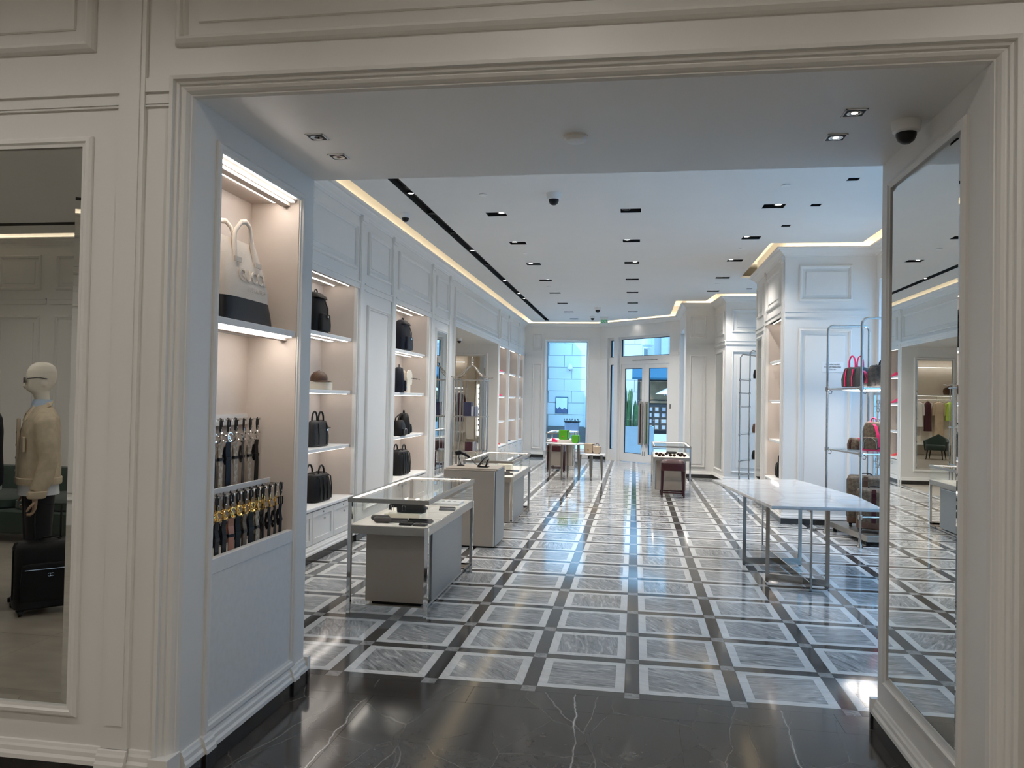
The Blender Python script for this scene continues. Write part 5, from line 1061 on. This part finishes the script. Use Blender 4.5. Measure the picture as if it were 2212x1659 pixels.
t = duffel('travel_bag', 'dark monogram travel bag on the upper rack shelf', (3.0, 10.06, 1.913), -.3, .40, .20, .27, 'monodark', False, 'leather', .10)
MB().ribbon([(0, -.105, .02), (0, -.107, .14), (0, -.085, .25)], (1, 0, 0), .05, .006).build('trim_stripe', 'leather', t); MB().tube([(.07, -.112, .17), (.10, -.114, .20)], .005, 6).build('clip', 'gold', t)
t = backpack('backpack', 'brown monogram backpack with neon pink trim on the rack', (2.92, 10.22, 1.128), -.7, .28, .14, .36, 'monogram', flap=False)
MB().ribbon([(.09, -.076, .05), (.09, -.08, .2), (.05, -.06, .31), (-.02, -.03, .36)], (1, 0, 0), .035, .008).build('trim_stripe', 'pink', t); MB().loft([(.0, .142, .072, 0, 0, 4), (.035, .145, .075, 0, 0, 4)], 28).build('base_trim', 'pink', t); mb = MB(); loop(mb, -.03, .03, 0, .34, .07, .012, flat=.6); mb.build('loop_handle', 'pink', t, smooth=True)
t = thing('pouch', 'small brown pouch with neon pink back on the rack shelf', 'pouch', (2.74, 10.42, 1.128), -1.2); MB().loft(soft(.17, .10, .15, 4, .75)).build('pouch_body', 'monogram', t, smooth=True); MB().loft(soft(.155, .02, .15, 4, .8), T=lambda x, y, z: (x, y+.055, z)).build('pouch_back', 'pink', t, smooth=True); MB().ribbon([(0, -.053, .01), (0, -.056, .08), (0, -.03, .146)], (1, 0, 0), .03, .005).build('stripe', 'maroon', t)
t = thing('lattice_screen', 'white metal lattice screen by the right window', 'screen', (3.24, 11.02, 0), 0)
mb = MB(); holed(mb, lambda u, v, w: (w, u, v), -.30, .30, .0, 1.86, [(-.27, .27, .05, 1.83)], -.012, .012); mb.build('screen_frame', 'steel', t)
for j in range(7):
    z = .18+.25*j
    for i in range(2):
        y = -.135+.27*i; mb = MB()
        for k in range(8): a = PI*k/4; mb.tube([(0, y, z), (0, y+.135*math.cos(a), z+.125*math.sin(a))], .005, 5)
        mb.tube([(0, y+.09*math.cos(PI*k/6), z+.085*math.sin(PI*k/6)) for k in range(12)], .005, 5, closed=True); mb.build('lattice_star', 'steel', t)
t = thing('shelf_ladder', 'slim nickel rack with small shelves in the far right recess', 'rack', (0, 0, 0))
LP = [(2.04, 15.80), (2.27, 16.15), (2.62, 15.80), (2.62, 16.15)]
for i, (x, y) in enumerate(LP): MB().tube([(x, y, 0), (x, y, 2.58 if i % 2 == 0 else 2.68)]+([(x+.04, y, 2.64 if i % 2 == 0 else 2.74)] if i < 2 else []), .014, 10).build('pole', 'nickel', t, smooth=True); MB().lathe([(.03, 0), (.03, .01), (.016, .05)], 12, (x, y, 0)).build('foot', 'nickel', t, smooth=True)
for a, b in ((0, 2), (1, 3)): MB().tube([(LP[a][0]+.04, LP[a][1], 2.64 if a == 0 else 2.74), (LP[b][0], LP[b][1], 2.58 if a == 0 else 2.68)], .014, 10).build('top_bar', 'nickel', t)
for z in (.28, .55, 1.07, 1.61, 1.88, 2.14):
    MB().tube([(*LP[0], z), (*LP[1], z)], .011, 8).build('rung', 'nickel', t)
    for q in LP[:2]: MB().lathe([(.018, -.022), (.024, 0), (.018, .022)], 10, (q[0], q[1], z)).build('joint', 'nickel', t)
for z in (.56, 1.08, 1.62, 2.15): MB().prism([LP[0], LP[2], LP[3], LP[1]], z+.012, z+.024).build('shelf', 'glass', t)
duffel('handbag', 'dark handbag on the top shelf of the far nickel rack', (2.42, 15.97, 2.175), 0, .22, .12, .18, 'leather', False); duffel('handbag', 'small dark handbag on the low shelf of the far nickel rack', (2.42, 15.97, .585), 0, .24, .12, .18, 'leather', False); duffel('handbag', 'brown handbag on the middle shelf of the far nickel rack', (2.42, 15.97, 1.105), 0, .24, .12, .18, 'brownleather', False)
# ------------------------------------------------------------------ birdcage shelf with books
t = thing('birdcage_shelf', 'silver birdcage shaped shelf with pointed finial by the passage', 'shelf', (-2.865, 13.60, 0))
hw = .27
for sx in (-1, 1):
    for i, y in enumerate((-.26, -.09, .09, .26)): MB().tube([(sx*(hw-.02*(i % 2)), y, 0), (sx*(hw-.02*(i % 2)), y, 2.03)], .0085, 8).build('bar', 'nickel', t, smooth=True)
for y in (-.26, .26):
    for x in (-.21, -.15, .15, .21): MB().tube([(x, y, 0), (x, y, 2.03)], .007, 8).build('bar', 'nickel', t, smooth=True)
for z in (.04, .745, 1.355, 2.0): MB().tube([(-hw, -.26, z), (hw, -.26, z), (hw, .26, z), (-hw, .26, z)], .010, 8, closed=True).build('hoop', 'nickel', t)
for z in (.745, 1.355): MB().box(-hw, hw, -.26, .26, z, z+.012).build('shelf', 'bronze', t)
for sx in (-1, 1):
    for sy in (-1, 1):
        MB().tube([(sx*.33, sy*.31, 2.055), (sx*.27, sy*.26, 2.045), (sx*.20, sy*.19, 2.07), (sx*.13, sy*.13, 2.14), (sx*.07, sy*.07, 2.22), (sx*.02, sy*.02, 2.265)], .009, 8).build('roof_rib', 'nickel', t, smooth=True)
    MB().tube([(sx*.27, 0, 2.045), (sx*.20, 0, 2.07), (sx*.13, 0, 2.14), (sx*.07, 0, 2.22), (sx*.02, 0, 2.265)], .008, 8).build('roof_rib', 'nickel', t, smooth=True)
MB().lathe([(.025, 2.24), (.032, 2.26), (.018, 2.28), (.030, 2.31), (.018, 2.335), (.026, 2.36), (.008, 2.40), (0, 2.43)], 14).build('finial', 'nickel', t, smooth=True)
def book(label, x, y, z, w, d, h, m, grp):
    b = thing('book', label, 'book', (x, y, z), 0, grp); MB().box(0, .003, 0, d, 0, h).build('cover', m, b); MB().box(w-.003, w, 0, d, 0, h).build('cover', m, b); MB().box(0, w, -.003, 0, 0, h).build('spine', m, b); MB().box(.003, w-.003, .002, d-.004, .004, h-.004).build('pages', 'cream', b)
x = -2.97
for i, m in enumerate(['bookblue', 'bookblue', 'bookblue', 'bookblue', 'bookgrey', 'white', 'bluegrey', 'bookgrey']):
    w = .034 if i < 4 else .022; book('%s book, %s from the left on the upper birdcage shelf' % ({'bookblue': 'dark blue', 'bookgrey': 'pale grey', 'white': 'white', 'bluegrey': 'blue'}[m], ORD[i] if i else 'first'), x, 13.42, 1.368, w, .20, .24 if i < 4 else .17, m, 'books on the upper birdcage shelf'); x += w+.001
x = -2.93
for i, m in enumerate(['bookmaroon', 'bookmaroon', 'bookmaroon', 'bookmaroon', 'white', 'bookgrey']):
    w = .034 if i < 4 else .02; book('%s book, %s from the left on the lower birdcage shelf' % ({'bookmaroon': 'burgundy', 'bookgrey': 'pale grey', 'white': 'white'}[m], ORD[i] if i else 'first'), x, 13.42, .758, w, .18, .155, m, 'books on the lower birdcage shelf'); x += w+.001
# ------------------------------------------------------------------ clothes room seen in the mirrors
t = thing('clothes_rail', 'long metal clothes rail along the far clothes room wall', 'rail', (0, 0, 0)); MB().tube([(-9.3, 6.78, 1.92), (-6.46, 6.78, 1.92)], .012, 8).build('rail_tube', 'steel', t)
for x in (-9.2, -7.9, -6.5): MB().tube([(x, 6.78, 1.92), (x, 6.78, 2.06)], .008, 6).build('rail_bracket', 'steel', t)
def garment(label, x, m, L, wdt, sleeves=True):
    t = thing('garment', label, 'clothing', (x, 6.78, 1.92), 0, 'clothes on the rail')
    MB().tube([(0, 0, .0), (.018, 0, .01), (.02, 0, -.02), (0, 0, -.05)], .003, 5).build('hanger_hook', 'steel', t); MB().tube([(-.19, 0, -.11), (0, 0, -.05), (.19, 0, -.11)], .006, 6).build('hanger_bar', 'wood', t)
    MB().loft([(-L, wdt*.56, .09, 0, 0, 3), (-L*.6, wdt*.5, .07, 0, 0, 3), (-.3, wdt*.48, .06, 0, 0, 3), (-.14, wdt*.5, .05, 0, 0, 3), (-.09, wdt*.25, .04, 0, 0, 3), (-.06, wdt*.16, .03, 0, 0, 3)], 22).build('cloth', m, t, smooth=True)
    if sleeves:
        for s_ in (-1, 1): MB().tube([(s_*wdt*.42, 0, -.13), (s_*wdt*.58, 0, -.30), (s_*wdt*.62, 0, -.55)], [.06, .055, .05], 10).build('sleeve', m, t, smooth=True)
for lab, x, m, L, w, s_ in (('lime green top on a hanger', -8.35, 'lime', .72, .30, True), ('long tan dress on a hanger', -7.98, 'dress_tan', 1.28, .30, True), ('dark printed dress on a hanger', -7.62, 'bookmaroon', 1.1, .22, False), ('white blouse on a hanger', -7.30, 'white', .95, .3, True),
                         ('white dress hanging beside the dark coat', -6.95, 'canvas', 1.2, .28, True), ('dark maroon coat on a hanger', -6.62, 'bookmaroon', 1.15, .28, True), ('pale jacket at the left end of the rail', -8.75, 'cream', .8, .3, True)): garment(lab, x, m, L, w, s_)
duffel('handbag', 'brown leather bag on the shelf above the clothes', (-8.35, 6.74, 2.101), 0, .40, .16, .26, 'brownleather', False, 'brownleather', .08)
t = thing('armchair', 'dark green tub chair in front of the clothes rail', 'chair', (-7.0, 9.3, 0), 2.6)
MB().loft([(.30, .28, .28, 0, 0, 3), (.42, .31, .30, 0, 0, 3), (.46, .29, .28, 0, 0, 3)], 30).build('seat', 'velvet', t, smooth=True)
mb = MB(); pts = []
for i in range(17):
    a = -.35+(PI+.7)*i/16; h = .80-.22*abs(math.cos((i/16)*PI)); pts.append((math.cos(a), math.sin(a), h))
mb.add([(x*.33, y*.33, .28) for x, y, h in pts]+[(x*.37, y*.37, h) for x, y, h in pts]+[(x*.31, y*.31, h) for x, y, h in pts]+[(x*.27, y*.27, .28) for x, y, h in pts], [(k*17+i, k*17+i+1, (k+1)*17+i+1, (k+1)*17+i) for k in range(3) for i in range(16)]+[(51+i, 51+i+1, i+1, i) for i in range(16)]+[(0, 17, 34, 51), (16, 67, 50, 33)]); mb.build('backrest', 'velvet', t, smooth=True)
for sx in (-1, 1):
    for sy in (-1, 1): MB().tube([(sx*.2, sy*.2, .31), (sx*.24, sy*.24, 0)], [.02, .012], 8).build('leg', 'black', t)
t = thing('eyewear_wall', 'backlit white panel with rows of sunglasses', 'display', (-5.80, 6.72, 0))
boxobj('backing', 'white', t, -.22, .22, -.08, -.02, .2, 2.3); boxobj('light_panel', 'backlit', t, -.19, .19, -.02, -.005, .25, 2.2)
for j in range(9): boxobj('ledge', 'white', t, -.18, .18, -.005, .05, .42+.2*j, .43+.2*j)
for j in range(9):
    for i, x in enumerate((0,)): sunglasses('dark sunglasses on the backlit panel, %s row from the top' % (['top']+NTH[1:])[8-j], (-5.80+x, 6.755, .455+.2*j), 0, s_=1.7, group='sunglasses on the backlit panel')
# ------------------------------------------------------------------ front room: mannequins, suitcase, sofa (seen in the front mirror)
def hand(t, m, c, s_, d=Vector((0, 0, -1)), side=1):
    # palm and five fingers hanging down and slightly curled round a bar
    mb = MB(); c = Vector(c)
    mb.loft([(0, .019, .028, 0, 0, 3), (-.03, .017, .040, 0, 0, 3), (-.075, .014, .042, -.002, 0, 3), (-.088, .011, .038, -.004, 0, 3)], 14, T=lambda x, y, z: tuple(c+Vector((x, y, z))))
    for i, (y, L) in enumerate(((-.030, .062), (-.011, .072), (.010, .068), (.029, .055))):
        b = c+Vector((-.004, y, -.082)); mb.tube([b, b+Vector((-.008, 0, -L*.42)), b+Vector((-.026, 0, -L*.66)), b+Vector((-.046, 0, -L*.62))], [.0085, .0085, .008, .006], 8)
    b = c+Vector((-.008, .036*side, -.030)); mb.tube([b, b+Vector((-.024, .016*side, -.022)), b+Vector((-.040, .014*side, -.046)), b+Vector((-.048, .008*side, -.062))], [.011, .010, .009, .006], 8)
    mb.build('hand', m, t, smooth=True)
def head(t, m='manskin'):
    mb = MB(); mb.loft([(1.50, .058, .058, .02, 0, 2), (1.60, .054, .056, .012, 0, 2), (1.655, .060, .060, -.002, 0, 2), (1.68, .080, .064, -.020, 0, 2.1), (1.705, .096, .070, -.018, 0, 2.1), (1.74, .104, .075, -.008, 0, 2.1), (1.79, .110, .078, .0, 0, 2.1), (1.84, .106, .076, .004, 0, 2.1), (1.88, .086, .064, .006, 0, 2), (1.903, .052, .040, .006, 0, 2), (1.91, .018, .014, .006, 0, 2)], 28)
    mb.loft([(1.695, .010, .008, -.112, 0, 2), (1.715, .016, .013, -.115, 0, 2), (1.745, .012, .010, -.108, 0, 2), (1.765, .008, .008, -.102, 0, 2)], 10)
    for s_ in (-1, 1): mb.sphere((.012, s_*.074, 1.742), .022, 10, 8, sc=(.8, .35, 1.3))
    o = mb.build('head', m, t, smooth=True); r = o.modifiers.new('merge', 'REMESH'); r.mode = 'VOXEL'; r.voxel_size = .007; r.use_smooth_shade = True; s2 = o.modifiers.new('soften', 'SMOOTH'); s2.iterations = 6; s2.factor = .5
    return o
def legs(t, m):
    mb = MB()
    for s_ in (-1, 1): mb.loft([(.06, .075, .075, .0, s_*.095, 2.4), (.10, .08, .085, 0, s_*.095, 2.4), (.45, .085, .09, 0, s_*.095, 2.4), (.80, .105, .105, .0, s_*.09, 2.4), (.98, .115, .11, 0, s_*.08, 2.4)], 20)
    mb.build('trousers', m, t, smooth=True)
    for s_ in (-1, 1): MB().loft([(0, .13, .045, -.05, s_*.095, 2.5), (.03, .13, .045, -.05, s_*.095, 2.5), (.06, .09, .042, -.01, s_*.095, 2.4), (.09, .06, .04, .02, s_*.095, 2.2)], 18).build('shoe', 'black', t, smooth=True)
def jacket(t, m, hem=.95, arm=None):
    mb = MB(); mb.loft([(hem, .135, .215, .0, 0, 2.6), (hem+.03, .150, .228, 0, 0, 2.6), (hem+.12, .152, .225, .0, 0, 2.5), (1.20, .142, .215, 0, 0, 2.5), (1.36, .138, .220, .005, 0, 2.5), (1.46, .122, .215, .012, 0, 2.4), (1.525, .085, .16, .016, 0, 2.2), (1.56, .066, .085, .014, 0, 2.1), (1.585, .062, .070, .010, 0, 2)], 32)
    for s_ in (-1, 1): mb.tube([(.012, s_*.16, 1.47), (.015, s_*.215, 1.42), (.03, s_*.255, 1.28), (.035, s_*.275, 1.14), (.01, s_*.285, 1.02), (-.035, s_*.285, .90)], [.075, .082, .076, .068, .066, .060], 16)
    o = mb.build('jacket', m, t, smooth=True); r = o.modifiers.new('merge', 'REMESH'); r.mode = 'VOXEL'; r.voxel_size = .012; r.use_smooth_shade = True; s2 = o.modifiers.new('soften', 'SMOOTH'); s2.iterations = 4; s2.factor = .5
    return o
t = thing('mannequin', 'white mannequin in sunglasses and cream monogram denim jacket over blue shirt', 'mannequin', (-4.70, .48, 0), -.80)
head(t); legs(t, 'blackcloth'); jacket(t, 'jacket')
MB().loft([(.86, .145, .20, 0, 0, 2.5), (.90, .142, .205, 0, 0, 2.5), (1.0, .135, .205, 0, 0, 2.5)], 30).build('shirt_tail', 'shirtwhite', t, smooth=True)
MB().loft([(.945, .158, .234, 0, 0, 2.6), (.955, .161, .238, 0, 0, 2.6), (.995, .161, .238, 0, 0, 2.6), (1.0, .156, .233, 0, 0, 2.6)], 34).build('waistband', 'jacketfront', t, smooth=True)
MB().loft([(1.535, .078, .085, .005, 0, 2.1), (1.60, .070, .076, .012, 0, 2.1), (1.612, .064, .070, .014, 0, 2.1)], 24).build('shirt_collar', 'shirt', t, smooth=True)
for s_ in (-1, 1):
    mb = MB(); mb.add([(.085, s_*.03, 1.60), (.06, s_*.10, 1.565), (-.03, s_*.125, 1.52), (-.115, s_*.09, 1.44), (-.10, s_*.045, 1.50), (-.055, s_*.05, 1.565), (.03, s_*.06, 1.605)], [tuple(range(7))]); o = mb.build('jacket_collar', 'jacketfront', t); so = o.modifiers.new('thick', 'SOLIDIFY'); so.thickness = .008
    MB().loft([(.855, .058, .058, -.042, s_*.287, 2.2), (.865, .066, .066, -.04, s_*.287, 2.2), (.905, .066, .066, -.034, s_*.287, 2.2), (.912, .058, .058, -.034, s_*.287, 2.2)], 20).build('cuff', 'jacketfront', t, smooth=True)
    hand(t, 'manhand', (-.05, s_*.29, .855), s_, side=s_)
    fl_ = MB(); fl_.prism([(-.055, .03), (.055, .03), (.055, -.01), (0, -.035), (-.055, -.01)], -.006, .006, T=lambda a, b, c, s_=s_: (-.118+abs(a)*.12+.02*(a*s_ > 0), s_*.125+a, 1.345+b+c*0)); fl_.build('pocket_flap', 'jacketfront', t)
    MB().box(-.132, -.112, s_*.125-.05, s_*.125+.05, 1.20, 1.32).build('chest_pocket', 'jacketfront', t, bevel=.006)
mb = MB(); mb.box(-.160, -.135, -.022, .022, 1.0, 1.46); mb.build('button_placket', 'jacketfront', t, bevel=.006)
for z in (1.05, 1.15, 1.25, 1.35): MB().sphere((-.162, 0, z), .009, 10, 6, sc=(.4, 1, 1)).build('button', 'bronze', t, smooth=True)
for s_ in (-1, 1):
    MB().tube([(-.105, s_*.058, 1.775), (-.03, s_*.083, 1.785), (.03, s_*.084, 1.775)], .0035, 6).build('sunglasses_temple', 'charcoal', t); MB().prism([(-.028, .018), (.028, .018), (.024, -.022), (-.02, -.024)], -.003, .003, T=lambda a, b, c, s_=s_: (-.118+c, s_*.033+a, 1.765+b)).build('sunglasses_lens', 'lens', t)
t = thing('mannequin', 'mannequin in navy jacket with tan cuffs at the mirror edge', 'mannequin', (-5.06, .66, 0), -.80)
head(t); legs(t, 'blackcloth'); jacket(t, 'navycloth', .92)
MB().loft([(.90, .142, .215, 0, 0, 2.5), (.95, .142, .215, 0, 0, 2.5)], 30).build('shirt_tail', 'shirtwhite', t, smooth=True)
for s_ in (-1, 1): MB().loft([(.845, .060, .060, -.044, s_*.287, 2.2), (.88, .062, .062, -.04, s_*.287, 2.2)], 20).build('cuff', 'tan', t, smooth=True); hand(t, 'manhand', (-.05, s_*.29, .85), s_, side=s_)
suitcase('black cabin suitcase with silver emblem beside the mannequin', (-4.41, .70, .001), 2.32, .46, .24, .54, 'leather', 'black', None, True, True, .80)
t = thing('sofa', 'dark green velvet sofa at the back of the front room', 'sofa', (-6.8, -2.0, 0))
MB().loft([(.10, 1.1, .42, 0, 0, 8), (.14, 1.13, .45, 0, 0, 8), (.34, 1.13, .45, 0, 0, 8), (.36, 1.1, .43, 0, 0, 8)], 40).build('sofa_base', 'velvet', t, smooth=True)
for x in (-.55, .55): MB().loft([(.36, .5, .38, 0, 0, 6), (.38, .54, .41, 0, 0, 6), (.46, .54, .41, 0, 0, 6), (.49, .48, .36, 0, 0, 5)], 36, T=lambda a, b, c, x=x: (a+x, b+.02, c)).build('seat_cushion', 'velvet', t, smooth=True)
MB().loft([(.36, 1.08, .10, 0, -.40, 6), (.72, 1.08, .10, 0, -.42, 6), (.76, 1.04, .07, 0, -.42, 5)], 40).build('backrest', 'velvet', t, smooth=True)
for x in (-1.0, 1.0):
    for y in (-.35, .35): MB().tube([(x, y, .10), (x, y, 0)], .02, 8).build('leg', 'black', t)
